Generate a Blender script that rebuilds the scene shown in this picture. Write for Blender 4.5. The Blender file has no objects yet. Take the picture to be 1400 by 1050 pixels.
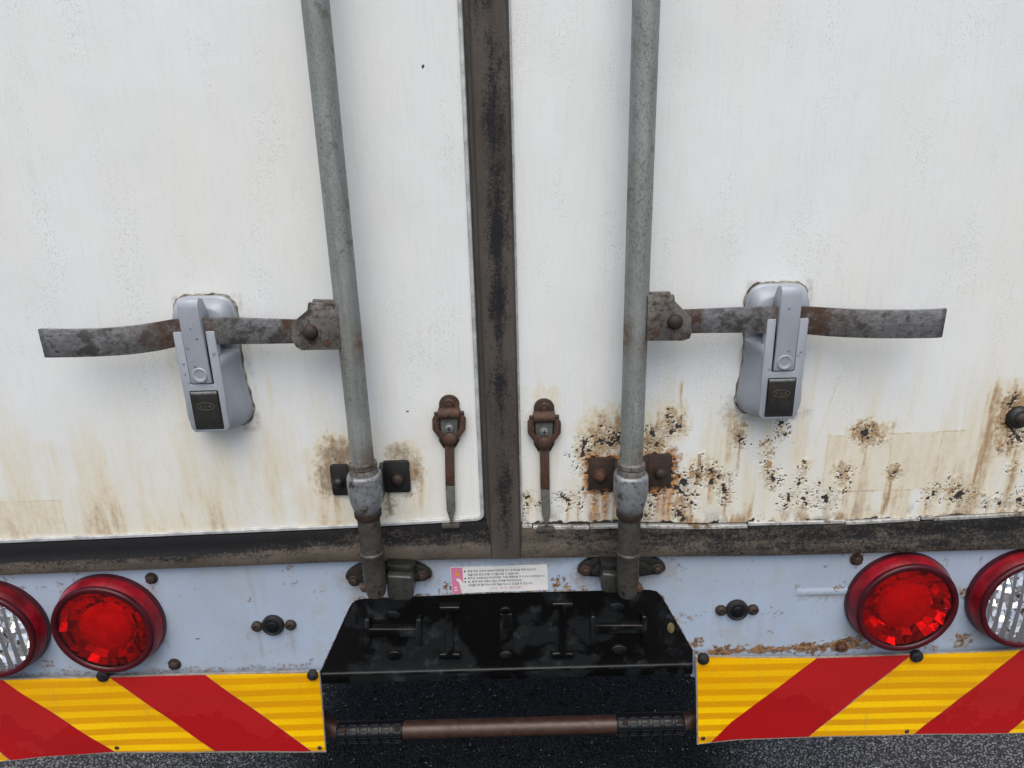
import bpy, bmesh, math, random
import numpy as np
from mathutils import Vector, Matrix
C = bpy.context.scene.collection
R = math.radians
random.seed(7)

# ------------------------------------------------------------------ camera
ZC, DC, FP = 1.35, 0.80, 930.0            # camera height, distance to the doors, focal length in photo pixels
PITCH, ROLL = R(18.29), R(-1.53)
fwd = Vector((0, math.cos(PITCH), -math.sin(PITCH)))
up0 = Vector((0, math.sin(PITCH), math.cos(PITCH)))
rt0 = Vector((1, 0, 0))
rgt = rt0 * math.cos(ROLL) + up0 * math.sin(ROLL)
upv = up0 * math.cos(ROLL) - rt0 * math.sin(ROLL)
cam = bpy.data.objects.new('camera', bpy.data.cameras.new('camera'))
C.objects.link(cam)
cam.matrix_world = Matrix(((rgt.x, upv.x, -fwd.x, 0), (rgt.y, upv.y, -fwd.y, -DC), (rgt.z, upv.z, -fwd.z, ZC), (0, 0, 0, 1)))
cam.data.sensor_width = 36
cam.data.lens = FP / 1400 * 36
cam.data.clip_start = 0.01
cam.data.clip_end = 1000
bpy.context.scene.camera = cam

# ------------------------------------------------------------------ sky, sun, exposure
w = bpy.data.worlds.new('World'); bpy.context.scene.world = w; w.use_nodes = True
wn = w.node_tree.nodes
bg = wn['Background']
sky = wn.new('ShaderNodeTexSky'); sky.sky_type = 'NISHITA'; sky.sun_disc = False
SUN_EL = R(58)
sky.sun_elevation = SUN_EL; sky.sun_rotation = math.pi
sky.air_density = 1.0; sky.dust_density = 4.0; sky.ozone_density = 1.0
w.node_tree.links.new(sky.outputs[0], bg.inputs[0]); bg.inputs[1].default_value = 0.12
sun = bpy.data.objects.new('sun', bpy.data.lights.new('sun', 'SUN')); C.objects.link(sun)
sun.data.energy = 1.3; sun.data.angle = R(60); sun.data.color = (1.0, 0.98, 0.95)
sun.rotation_euler = (math.pi / 2 - SUN_EL, 0, R(-6))
sun.location = (0, -6, 8)
V = bpy.context.scene.view_settings
V.view_transform = 'Standard'; V.look = 'None'; V.gamma = 1; V.exposure = 0.42
cy = bpy.context.scene.cycles
cy.max_bounces = 8; cy.transparent_max_bounces = 12

# ------------------------------------------------------------------ measuring: photo pixel + distance off the door plane -> metres
def at(px, py, d=0.0):
    v = fwd + rgt * ((px - 700) / FP) - upv * ((py - 525) / FP)
    t = (DC - d) / v.y
    return Vector((v.x * t, -d, ZC + v.z * t))

# ------------------------------------------------------------------ node helpers
class G:
    def __init__(s, name):
        s.m = bpy.data.materials.new(name); s.m.use_nodes = True
        s.t = s.m.node_tree; s.t.nodes.clear()
        s.out = s.t.nodes.new('ShaderNodeOutputMaterial')
        s._co = None
    def put(s, sock, v):
        if hasattr(v, 'is_output') or isinstance(v, bpy.types.NodeSocket): s.t.links.new(v, sock)
        elif isinstance(v, (tuple, list)) and len(v) == 3 and sock.type == 'RGBA': sock.default_value = (*v, 1)
        else: sock.default_value = v
    def n(s, ty, out=0, props=None, **k):
        nd = s.t.nodes.new('ShaderNode' + ty)
        for a, b in (props or {}).items(): setattr(nd, a, b)
        for a, b in k.items():
            a = a.replace('_', ' ')
            s.put(nd.inputs[int(a[1:])] if a[0] == 'i' and a[1:].isdigit() else nd.inputs[a], b)
        return nd.outputs[out]
    def co(s):
        if s._co is None:
            o = s.n('TexCoord', 3)
            r = s.n('ObjectInfo', 'Random')
            v = s.n('CombineXYZ', 0, None, X=s.math('MULTIPLY', r, 7.0), Y=s.math('MULTIPLY', r, 3.0), Z=s.math('MULTIPLY', r, 5.0))
            s._co = s.n('VectorMath', 0, {'operation': 'ADD'}, i0=o, i1=v)
        return s._co
    def obj(s): return s.n('TexCoord', 3)
    def sc(s, x, y, z, co=None): return s.n('Mapping', 0, None, Vector=co or s.co(), Scale=(x, y, z))
    def math(s, op, a, b=0.5, clamp=False): return s.n('Math', 0, {'operation': op, 'use_clamp': clamp}, i0=a, i1=b)
    def noise(s, scale, detail=4, rough=.55, co=None, dist=0.0):
        return s.n('TexNoise', 0, None, Vector=co or s.co(), Scale=scale, Detail=detail, Roughness=rough, Distortion=dist)
    def voro(s, scale, co=None, out=0, **k): return s.n('TexVoronoi', out, None, Vector=co or s.co(), Scale=scale, **k)
    def step(s, v, a, b, lo=0., hi=1.):
        return s.n('MapRange', 0, {'interpolation_type': 'SMOOTHSTEP'}, Value=v, i1=a, i2=b, i3=lo, i4=hi)
    def mix(s, f, a, b):
        nd = s.t.nodes.new('ShaderNodeMix'); nd.data_type = 'RGBA'
        s.put(nd.inputs[0], f); s.put(nd.inputs[6], a); s.put(nd.inputs[7], b)
        return nd.outputs[2]
    def attr(s, name): return s.n('Attribute', 2, {'attribute_name': name})
    def bump(s, h, dist=0.001, strength=1.0): return s.n('Bump', 0, None, Height=h, Distance=dist, Strength=strength)
    def pbr(s, **k):
        o = s.n('BsdfPrincipled', 0, None, **k)
        s.t.links.new(o, s.out.inputs[0]); return s.m
    def done(s, o): s.t.links.new(o, s.out.inputs[0]); return s.m

def mat_door():
    g = G('door_paint')
    st, ru, bl, wh, gr = [g.attr(a) for a in ('stain', 'rust', 'black', 'white', 'grime')]
    fine = g.noise(900, 3); mid = g.noise(160, 5, .65)
    streak = g.noise(60, 5, .7, g.sc(6, 6, .35))
    col = g.mix(g.step(g.noise(9, 3), .3, .75), (.735, .765, .76), (.70, .73, .722))
    col = g.mix(g.step(g.noise(4.5, 4, .6, g.sc(1, 1, .5)), .46, .66, 0, .5), col, (.735, .735, .685))
    col = g.mix(g.math('MULTIPLY', g.step(streak,   .46, .78), .19), col, (.50, .50, .46))
    run = g.noise(260, 4, .6, g.sc(1, 1, .06))
    col = g.mix(g.math('MULTIPLY', g.step(run, .56, .70), g.step(g.noise(14, 3), .45, .7, 0, .17)), col, (.46, .45, .40))
    scr = g.noise(50, 2, .5, g.sc(.25, 1, 9), 2.5)
    col = g.mix(g.math('MULTIPLY', g.step(g.math('ABSOLUTE', g.math('SUBTRACT', scr, .5)), .006, .001), g.step(g.noise(19, 2), .56, .66, 0, .45)), col, (.48, .46, .42))
    # fine dirt specks left by dried drops
    vd = g.voro(430, g.sc(1, 1, .75)); big = g.voro(120)
    cl = g.step(g.noise(13, 5, .65, g.sc(1.6, 1, .55)), .47, .66)
    speck = g.math('MAXIMUM', g.math('MULTIPLY', g.step(vd, .34, .16), cl), g.math('MULTIPLY', g.step(big, .09, .04), g.step(g.noise(30, 2), .52, .6)))
    col = g.mix(g.math('MULTIPLY', speck, .58), col, (.38, .37, .33))
    sm = g.noise(120, 5, .65, g.sc(1, 1, .18))
    sv = g.math('MULTIPLY', st, g.math('ADD', g.step(mid, .25, .7, -.14, .14), g.step(sm, .3, .7, .78, 1.18)), True)
    col = g.mix(g.step(sv, 0, .55, 0, .80), col, (.66, .595, .425))
    col = g.mix(g.step(sv, .40, .95, 0, .9), col, (.33, .21, .10))
    gv = g.math('MULTIPLY', gr, g.step(g.noise(300, 5, .7), .3, .65, .3, 1.2), True)
    col = g.mix(g.math('MULTIPLY', gv, .75), col, (.20, .17, .13))
    col = g.mix(g.step(wh, .25, .7, 0, .9), col, (.82, .82, .80))
    rv = g.math('MULTIPLY', ru, g.step(g.noise(240, 5, .7), .28, .6, .35, 1.3), True)
    rc = g.mix(g.step(g.noise(130, 4), .35, .65), (.50, .22, .045), (.20, .075, .025))
    col = g.mix(rv, col, rc)
    bv = g.step(g.math('ADD', bl, g.math('MULTIPLY', g.math('SUBTRACT', g.noise(420, 3), .5), .5)), .42, .6)
    col = g.mix(bv, col, g.mix(fine, (.012, .011, .010), (.05, .045, .04)))
    h = g.math('ADD', g.math('MULTIPLY', g.noise(140, 4, .6), .5), g.math('MULTIPLY', g.step(g.voro(330), .35, .1), g.step(g.noise(15, 2), .45, .65, 0, .35)))
    rough = g.math('ADD', g.step(sv, 0, 1, .34, .62), g.math('MULTIPLY', bv, .2))
    return g.pbr(Base_Color=col, Roughness=rough, Normal=g.bump(h, .0006, .5))

def mat_panel():
    g = G('blue_grey_panel_paint')
    st, ru = g.attr('stain'), g.attr('rust')
    col = g.mix(g.step(g.noise(7, 3), .35, .7), (.37, .455, .575), (.335, .405, .495))
    col = g.mix(g.step(g.noise(40, 5, .7, g.sc(2.5, 2.5, .2)), .46, .8, 0, .4), col, (.33, .34, .345))
    col = g.mix(g.step(g.noise(16, 6, .7), .47, .70, 0, .55), col, (.34, .36, .37))
    sp = g.math('MULTIPLY', g.step(g.voro(70), .15, .06), g.step(g.noise(13, 3), .46, .62))
    col = g.mix(g.math('MULTIPLY', sp, .7), col, (.30, .17, .07))
    sv = g.math('MULTIPLY', st, g.step(g.noise(170, 5, .7), .25, .65, .3, 1.25), True)
    col = g.mix(g.math('MULTIPLY', sv, .8), col, (.24, .20, .15))
    rv = g.step(g.math('ADD', ru, g.math('MULTIPLY', g.math('SUBTRACT', g.noise(230, 6, .75), .5), 1.5)), .36, .80)
    col = g.mix(rv, col, g.mix(g.step(g.noise(260, 4), .4, .62), (.27, .145, .05), (.075, .038, .02)))
    return g.pbr(Base_Color=col, Roughness=g.step(rv, 0, 1, .38, .8), Normal=g.bump(g.math('ADD', g.noise(90, 4), rv), .0004, .3))

def mat_pipe():
    g = G('weathered_galvanised_pipe')
    ru = g.attr('rust'); 
    sp = g.math('MULTIPLY', g.step(g.noise(560, 4, .65, g.sc(1, 1, .6)), .46, .66), g.step(g.noise(26, 4, .6, g.sc(1, 1, .4)), .35, .62, .35, 1.))
    col = g.mix(g.step(g.noise(22, 4), .35, .7), (.225, .245, .225), (.28, .30, .29))
    col = g.mix(g.math('MULTIPLY', sp, .62), col, (.055, .06, .055))
    col = g.mix(g.step(g.noise(130, 4, .6, g.sc(1, 1, .05)), .50, .72, 0, .45), col, (.13, .14, .125))
    col = g.mix(g.step(g.noise(34, 6, .7, g.sc(1.5, 1.5, .5)), .58, .66, 0, .55), col, (.33, .34, .33))
    col = g.mix(g.step(g.noise(48, 5, .6), .60, .68, 0, .7), col, (.11, .115, .10))
    rv = g.math('MULTIPLY', ru, g.step(g.noise(110, 5, .7), .3, .6, .3, 1.2), True)
    col = g.mix(rv, col, g.mix(g.noise(200, 4), (.06, .045, .035), (.17, .11, .075)))
    return g.pbr(Base_Color=col, Metallic=.25, Roughness=g.step(g.noise(90, 3), .3, .7, .42, .62), Normal=g.bump(g.noise(400, 4), .0004, .5))

def mat_metal(name, base, spot, rust, rust_lo, rust_hi, metallic=.4, rough=.5, spots=(.52, .68)):
    g = G(name)
    col = g.mix(g.step(g.noise(60, 5, .65), .35, .7), base, tuple(c * .62 for c in base))
    col = g.mix(g.step(g.noise(190, 5, .65), *spots), col, spot)
    rv = g.step(g.noise(45, 6, .7), rust_lo, rust_hi)
    col = g.mix(rv, col, g.mix(g.step(g.noise(230, 5, .7), .35, .65), rust, tuple(c * .35 for c in rust)))
    return g.pbr(Base_Color=col, Metallic=metallic, Roughness=g.step(rv, 0, 1, rough, .85), Normal=g.bump(g.noise(320, 6, .7), .0008, .6))

def mat_lever():
    g = G('worn_steel_strap')
    ru = g.attr('rust')
    br = g.noise(240, 5, .65, g.sc(.5, 1, 1))
    col = g.mix(g.step(br, .3, .7), (.13, .133, .137), (.25, .255, .255))
    col = g.mix(g.step(g.noise(50, 5, .6), .50, .62, 0, .85), col, (.065, .06, .055))
    col = g.mix(g.step(g.noise(260, 3, .6), .6, .68, 0, .8), col, (.03, .03, .03))
    rv = g.math('MULTIPLY', ru, g.step(g.noise(80, 5, .7), .3, .62, .35, 1.3), True)
    col = g.mix(rv, col, g.mix(g.noise(220, 4), (.035, .026, .021), (.12, .070, .045)))
    return g.pbr(Base_Color=col, Metallic=.55, Roughness=g.step(rv, 0, 1, .42, .8), Normal=g.bump(g.noise(300, 5), .0004, .5))

def mat_rubber(name, tan, dark, vert=True):
    g = G(name)
    k = g.attr('dark')
    st = g.sc(1, 1, .25) if vert else g.sc(.3, 1, 1)
    a = g.noise(90, 6, .7, st); b = g.noise(160, 6, .75); c = g.noise(700, 3)
    col = g.mix(g.step(g.noise(35, 5, .65, st), .3, .7), tan, tuple(x * .6 for x in tan))
    col = g.mix(g.step(c, .5, .75, 0, .45), col, tuple(x * 1.45 for x in tan))
    kv = g.math('ADD', g.math('MULTIPLY', k, .62), g.math('ADD', g.math('MULTIPLY', a, .55), g.math('ADD', g.math('MULTIPLY', b, .45), g.math('MULTIPLY', g.math('SUBTRACT', g.noise(420, 4, .7), .5), .55))))
    col = g.mix(g.step(kv, .60, .82), col, dark)
    col = g.mix(g.step(g.voro(230), .17, .08, 0, .85), col, (.012, .012, .013))
    return g.pbr(Base_Color=col, Roughness=.7, Specular_IOR_Level=.22, Normal=g.bump(g.math('ADD', b, c), .0007, .6))

def mat_plain(name, col, rough=.5, metallic=0., var=.25, bump=.3, coat=0., nscale=80, spec=.5):
    g = G(name)
    c = g.mix(g.step(g.noise(nscale, 5, .65), .3, .72), col, tuple(x * (1 - var) for x in col))
    c = g.mix(g.step(g.noise(nscale * 4, 3), .58, .72, 0, var), c, tuple(min(1, x * .5) for x in col))
    return g.pbr(Base_Color=c, Roughness=g.step(g.noise(nscale * .6, 4), .3, .7, rough * .85, min(1, rough * 1.15)), Metallic=metallic,
                 Coat_Weight=coat, Coat_Roughness=.08, Specular_IOR_Level=spec, Normal=g.bump(g.noise(nscale * 5, 4), .0004, bump))

def mat_latch():
    g = G('grey_latch_plastic')
    col = g.mix(g.step(g.noise(30, 4), .35, .7), (.325, .358, .405), (.29, .318, .355))
    col = g.mix(g.step(g.noise(140, 6, .75), .60, .74, 0, .5), col, (.17, .16, .145))
    geo = g.n('NewGeometry', 7)
    col = g.mix(g.math('MULTIPLY', g.step(geo, .53, .60), g.step(g.noise(120, 5), .45, .6, 0, .6)), col, (.50, .48, .45))
    return g.pbr(Base_Color=col, Roughness=g.step(g.noise(70, 4), .3, .7, .34, .5), Metallic=.15, Normal=g.bump(g.noise(500, 4), .0003, .4))

def mat_black_gloss():
    g = G('wet_black_plate')
    film = g.step(g.noise(14, 4, .55, dist=.6), .47, .56)
    col = g.mix(film, (.0022, .0022, .0026), (.0085, .0105, .011))
    col = g.mix(g.math('MULTIPLY', film, g.step(g.noise(45, 5, .6), .52, .68)), col, (.026, .030, .031))
    col = g.mix(g.step(g.noise(240, 5, .7), .6, .75, 0, .4), col, (.022, .022, .021))
    return g.pbr(Base_Color=col, Roughness=g.step(film, 0, 1, .12, .30), Specular_IOR_Level=.34, Normal=g.bump(g.noise(60, 4), .0012, .35))

def mat_yellow():
    g = G('yellow_reflective_sheet')
    o = g.obj()
    z = g.n('SeparateXYZ', 2, None, Vector=o); x = g.n('SeparateXYZ', 0, None, Vector=o)
    wv = g.math('SINE', g.math('MULTIPLY', z, 2 * math.pi / .0215))
    band = g.step(wv, -.25, .35)
    hx = g.voro(420, g.sc(1, .001, 1, o)); cell = g.step(hx, .25, .6)
    fade = g.step(g.noise(3.2, 2, co=o), .35, .62, .35, 1.)
    col = g.mix(g.math('MULTIPLY', band, fade), (.72, .335, .0), (1.0, .62, .0))
    col = g.mix(g.math('MULTIPLY', cell, .14), col, (.45, .20, .0))
    col = g.mix(g.step(g.noise(70, 6, .7), .56, .8, 0, .45), col, (.45, .27, .04))
    col = g.mix(g.step(g.noise(60, 6, .7, g.sc(1.2, 1, .12)), .56, .75, 0, .30), col, (.42, .26, .06))
    return g.pbr(Base_Color=col, Roughness=.4, Coat_Weight=.08, Specular_IOR_Level=.25, Coat_Roughness=.12, Normal=g.bump(g.math('ADD', g.math('MULTIPLY', band, .3), cell), .0003, .35))

def mat_red():
    g = G('red_reflective_sheet')
    o = g.obj()
    wet_or_shade = g.step(g.math('ADD', g.noise(9, 5, .6), g.math('MULTIPLY', g.n('SeparateXYZ', 2, None, Vector=o), -2.2)), .50, .53)
    col = g.mix(wet_or_shade, (.41, .010, .011), (.385, .006, .008))
    col = g.mix(g.step(g.noise(120, 6, .75), .6, .8, 0, .3), col, (.22, .05, .04))
    return g.pbr(Base_Color=col, Roughness=g.step(wet_or_shade, 0, 1, .42, .2), Coat_Weight=.06, Specular_IOR_Level=.3, Coat_Roughness=.15, Normal=g.bump(g.noise(180, 4), .0002, .3))

def mat_asphalt():
    g = G('asphalt')
    o = g.obj()
    v = g.voro(170, o); vc = g.voro(170, o, 1)
    s = g.n('SeparateColor', 0, None, Color=vc)
    px = g.n('SeparateXYZ', 0, None, Vector=o)
    wet_or_shade = g.math('MULTIPLY', g.step(g.math('ADD', g.math('ABSOLUTE', g.math('ADD', px, .02)), g.math('MULTIPLY', g.math('SUBTRACT', g.noise(5, 4, co=o), .5), .16)), .43, .62, 1, 0), 1.0)  # shade in the middle under the truck, painted into the asphalt colour
    unshaded = g.mix(s, (.10, .102, .102), (.30, .30, .30))
    col = g.mix(wet_or_shade, unshaded, g.mix(s, (.0045, .0045, .0045), (.016, .016, .016)))
    col = g.mix(g.step(v, .32, .55), col, g.mix(wet_or_shade, (.045, .045, .046), (.002, .002, .002)))
    h = g.math('ADD', g.math('MULTIPLY', v, -1.0), g.math('MULTIPLY', g.noise(90, 4, co=o), .5))
    return g.pbr(Base_Color=col, Roughness=g.step(wet_or_shade, 0, 1, .5, .45), Specular_IOR_Level=.22, Normal=g.bump(h, .006, .9))

def mat_lens(name, tint, rough):
    g = G(name)
    fr = g.n('Fresnel', 0, None, IOR=1.45)
    tr = g.n('BsdfTransparent', 0, None, Color=tint)
    gl = g.n('BsdfGlossy', 0, None, Color=(1, 1, 1), Roughness=rough, Normal=g.bump(g.noise(60, 3), .0006, .3))
    return g.done(g.n('MixShader', 0, None, i0=fr, i1=tr, i2=gl))

def mat_facet(name, col, mt=.85):
    g = G(name)
    r = g.voro(45, out=1)
    s = g.n('SeparateColor', 0, None, Color=r)
    return g.pbr(Base_Color=g.mix(s, tuple(c * .75 for c in col), col), Metallic=mt, Roughness=.15, Normal=g.bump(g.noise(120, 2, .5), .0016, .5))

def mat_disc():
    g = G('red_lamp_disc')
    o = g.obj()
    a = g.math('SINE', g.math('MULTIPLY', g.n('SeparateXYZ', 2, None, Vector=o), 2 * math.pi / .0028))
    b = g.math('SINE', g.math('MULTIPLY', g.n('SeparateXYZ', 0, None, Vector=o), 2 * math.pi / .0028))
    h = g.math('MULTIPLY', a, b)
    return g.pbr(Base_Color=g.mix(g.step(g.math('ADD', g.math('MULTIPLY', h, .12), g.noise(38, 4, .6)), .38, .66), (.74, .018, .035), (1.0, .10, .11)), Roughness=.22, Metallic=.0, Normal=g.bump(h, .0006, .6))

M = dict(door=mat_door(), panel=mat_panel(), pipe=mat_pipe(), lever=mat_lever(), latch=mat_latch(), gloss=mat_black_gloss(),
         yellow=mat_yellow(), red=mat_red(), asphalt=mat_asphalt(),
         seal=mat_rubber('grimy_rubber_seal', (.082, .072, .062), (.014, .0135, .0155)),
         sill=mat_rubber('grimy_sill_rubber', (.105, .088, .070), (.010, .0105, .0115), False),
         trim=mat_plain('dull_trim_aluminium', (.54, .56, .56), .5, .2, .45, .5, nscale=60),
         castdark=mat_metal('grimy_cast_iron', (.030, .030, .027), (.012, .012, .011), (.06, .035, .022), .55, .75, .4, .42),
         clamp=mat_metal('worn_clamp_steel', (.30, .32, .335), (.09, .09, .085), (.085, .06, .045), .54, .68, .45, .42),
         hub=mat_metal('browned_hub_steel', (.19, .18, .168), (.05, .042, .036), (.085, .058, .042), .44, .66, .4, .5),
         rust=mat_metal('rusted_steel', (.085, .045, .031), (.03, .018, .015), (.145, .062, .030), .44, .68, .2, .72),
         rustdark=mat_metal('dark_rusted_steel', (.045, .030, .024), (.015, .012, .011), (.11, .045, .02), .52, .70, .2, .62),
         black=mat_plain('black_painted_steel', (.016, .015, .015), .42, 0, .4, .6),
         zinc=mat_plain('dull_zinc', (.33, .34, .33), .42, .6, .5, .6, nscale=140),
         dullstrap=mat_metal('grey_strap_steel', (.145, .15, .135), (.065, .065, .055), (.12, .08, .05), .62, .75, .3, .55),
         rubber=mat_plain('black_rubber', (.014, .014, .015), .5, 0, .3, .5, nscale=120),
         grip=mat_plain('blue_black_grip_rubber', (.006, .0075, .010), .34, 0, .3, .4, nscale=120, spec=.3),
         tube=mat_metal('brown_rusted_tube', (.062, .032, .024), (.035, .018, .014), (.085, .045, .032), .5, .75, .2, .36),
         rim=mat_plain('maroon_lamp_rim', (.066, .0035, .009), .34, 0, .4, .3, 0, 40, .35), side=mat_plain('red_lamp_side', (.30, .008, .018), .28, 0, .75, .35, 0, 22, .4),
         lens=mat_lens('red_lamp_lens', (.985, .11, .12), .06), clear=mat_lens('clear_lamp_lens', (.95, .95, .95), .05),
         facet=mat_facet('red_lamp_reflector', (1.0, .14, .15), .6), silver=mat_facet('silver_lamp_reflector', (.92, .92, .93)), disc=mat_disc(),
         badge=mat_plain('dark_badge_metal', (.075, .073, .068), .34, .7, .35, .4, nscale=90),
         badgeline=mat_plain('badge_relief', (.17, .155, .12), .4, .7, .3, .3, nscale=120),
         white=mat_plain('sticker_white', (.70, .71, .69), .4, 0, .12, .1, nscale=60), pink=mat_plain('sticker_pink', (.62, .20, .34), .4, 0, .15, .1, nscale=60),
         ink=mat_plain('sticker_ink', (.06, .06, .07), .5, 0, .1, .1), redink=mat_plain('sticker_faded_red_ink', (.62, .36, .37), .5, 0, .1, .1),
         orange=mat_plain('sticker_orange', (.78, .36, .03), .45, 0, .1, .1), gold=mat_plain('worn_gold_foil', (.27, .22, .10), .4, .5, .5, .4, nscale=300),
         under=mat_plain('underbody_paint', (.02, .02, .02), .6, 0, .4, .4, nscale=30), box=mat_plain('white_box_body', (.72, .73, .73), .4, 0, .06, .1, nscale=10),
         stone=mat_plain('asphalt_stone', (.10, .10, .105), .42, 0, .6, .5, nscale=60))

# ------------------------------------------------------------------ object helpers
WPOS = {}
def tag(o, label=None, cat=None, kind=None, group=None):
    if label: o['label'] = label
    if cat: o['category'] = cat
    if kind: o['kind'] = kind
    if group: o['group'] = group
    return o
def empty(name, loc, parent=None, **k):
    o = bpy.data.objects.new(name, None); C.objects.link(o); loc = Vector(loc)
    o.empty_display_size = .05
    WPOS[o.name] = loc.copy()
    if parent is not None: o.parent = parent; loc = loc - WPOS[parent.name]
    o.location = loc
    return tag(o, **k)
def link(name, me, m, parent=None, smooth=35, origin=None, **k):
    """one mesh object from a mesh in world coordinates; its origin goes to its own centre"""
    n = len(me.vertices); co = np.empty(n * 3, np.float32); me.vertices.foreach_get('co', co); co = co.reshape(-1, 3)
    c = Vector(((co.min(0) + co.max(0)) / 2).tolist()) if origin is None else Vector(origin)
    me.transform(Matrix.Translation(-c))
    o = bpy.data.objects.new(name, me); C.objects.link(o); me.name = name
    if m is not None: me.materials.append(m)
    me.shade_smooth()
    if smooth < 180: me.set_sharp_from_angle(angle=R(smooth))
    WPOS[o.name] = c.copy()
    if parent is not None: o.parent = parent; c = c - WPOS[parent.name]
    o.location = c
    return tag(o, **k)
class B:
    def __init__(s): s.bm = bmesh.new()
    def face(s, pts):
        return s.bm.faces.new([s.bm.verts.new(p) for p in pts])
    def loft(s, rings, cap0=True, cap1=True, closed=True):
        vr = [[s.bm.verts.new(p) for p in r] for r in rings]
        n = len(vr[0])
        for a, b in zip(vr, vr[1:]):
            for i in range(n if closed else n - 1):
                j = (i + 1) % n
                s.bm.faces.new((a[i], a[j], b[j], b[i]))
        if cap0: s.bm.faces.new(vr[0][::-1])
        if cap1: s.bm.faces.new(vr[-1])
        return s
    def prism(s, pts, d0, d1):           # outline in (x, z), from d0 to d1 off the door plane
        return s.loft([[(x, -d0, z) for x, z in pts], [(x, -d1, z) for x, z in pts]])
    def box(s, x0, x1, d0, d1, z0, z1): return s.prism([(x0, z0), (x1, z0), (x1, z1), (x0, z1)], d0, d1)
    def lathe(s, c, prof, axis='d', n=40, cap0=True, cap1=True):   # prof: (radius, offset along axis)
        rings = []
        for r, h in prof:
            ring = []
            for i in range(n):
                a = 2 * math.pi * i / n
                u, v = r * math.cos(a), r * math.sin(a)
                ring.append((c[0] + u, c[1] - h, c[2] + v) if axis == 'd' else ((c[0] + u, c[1] + v, c[2] + h) if axis == 'z' else (c[0] + h, c[1] + u, c[2] + v)))
            rings.append(ring)
        return s.loft(rings, cap0, cap1)
    def tube(s, path, r, n=16):
        path = [Vector(p) for p in path]; rings = []
        for i, p in enumerate(path):
            t = (path[min(i + 1, len(path) - 1)] - path[max(i - 1, 0)]).normalized()
            u = t.cross(Vector((0, 1, .01))).normalized() if abs(t.y) < .95 else t.cross(Vector((1, 0, 0))).normalized()
            v = t.cross(u)
            rr = r[i] if isinstance(r, (list, tuple)) else r
            rings.append([p + (u * math.cos(2 * math.pi * k / n) + v * math.sin(2 * math.pi * k / n)) * rr for k in range(n)])
        return s.loft(rings)
    def hexhead(s, c, r, h, n=6, rot=.2, d0=0.0, dome=0.25):
        ring = lambda rr, hh: [(c[0] + rr * math.cos(rot + 2 * math.pi * i / n), c[1] - d0 - hh, c[2] + rr * math.sin(rot + 2 * math.pi * i / n)) for i in range(n)]
        return s.loft([ring(r, 0), ring(r, h * .75), ring(r * .82, h), ring(r * .5, h * (1 + dome * .3))])
    def out(s, name, m, parent=None, bevel=0, seg=2, smooth=35, **k):
        bmesh.ops.recalc_face_normals(s.bm, faces=s.bm.faces)
        if bevel:
            es = [e for e in s.bm.edges if len(e.link_faces) == 2 and e.calc_face_angle(0) > R(28)]
            bmesh.ops.bevel(s.bm, geom=es, offset=bevel, segments=seg, profile=.5, affect='EDGES', clamp_overlap=True)
        me = bpy.data.meshes.new(name); s.bm.to_mesh(me); s.bm.free()
        return link(name, me, m, parent, smooth, **k)
def round_rect(x0, x1, z0, z1, r, n=5):
    p = []
    for cx, cz, a0 in ((x1 - r, z1 - r, 0), (x0 + r, z1 - r, 90), (x0 + r, z0 + r, 180), (x1 - r, z0 + r, 270)):
        for i in range(n + 1):
            a = R(a0 + 90 * i / n); p.append((cx + r * math.cos(a), cz + r * math.sin(a)))
    return p
def catmull(pts, n=6):
    o = []
    for i in range(len(pts) - 1):
        p0, p1, p2, p3 = [np.array(pts[max(0, min(len(pts) - 1, i + k))], float) for k in (-1, 0, 1, 2)]
        for j in range(n):
            t = j / n
            o.append(tuple(.5 * (2 * p1 + (p2 - p0) * t + (2 * p0 - 5 * p1 + 4 * p2 - p3) * t * t + (3 * p1 - p0 - 3 * p2 + p3) * t ** 3)))
    o.append(tuple(pts[-1])); return o
def resample(pts, n):
    p = np.array(pts, float); L = np.r_[0, np.cumsum(np.hypot(*np.diff(p, axis=0).T))]
    t = np.linspace(0, L[-1], n)
    return np.c_[np.interp(t, L, p[:, 0]), np.interp(t, L, p[:, 1])]

# ------------------------------------------------------------------ lattice noise for wear masks
def vn(x, z, seed):
    T = np.random.default_rng(seed).random((256, 256))
    xi = np.floor(x).astype(int); zi = np.floor(z).astype(int); fx = x - xi; fz = z - zi
    fx = fx * fx * (3 - 2 * fx); fz = fz * fz * (3 - 2 * fz)
    q = lambda a, b: T[a & 255, b & 255]
    return (q(xi, zi) * (1 - fx) + q(xi + 1, zi) * fx) * (1 - fz) + (q(xi, zi + 1) * (1 - fx) + q(xi + 1, zi + 1) * fx) * fz
def fbm(x, z, sx, sz, seed, o=4):
    s = 0; a = .5; t = 0
    for i in range(o): s = s + a * vn(x * sx * 2 ** i, z * sz * 2 ** i, seed + i); t += a; a *= .55
    return s / t
def sst(v, a, b): t = np.clip((v - a) / (b - a), 0, 1); return t * t * (3 - 2 * t)
PXM = .00092                                # about one photo pixel on the door, in metres

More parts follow.
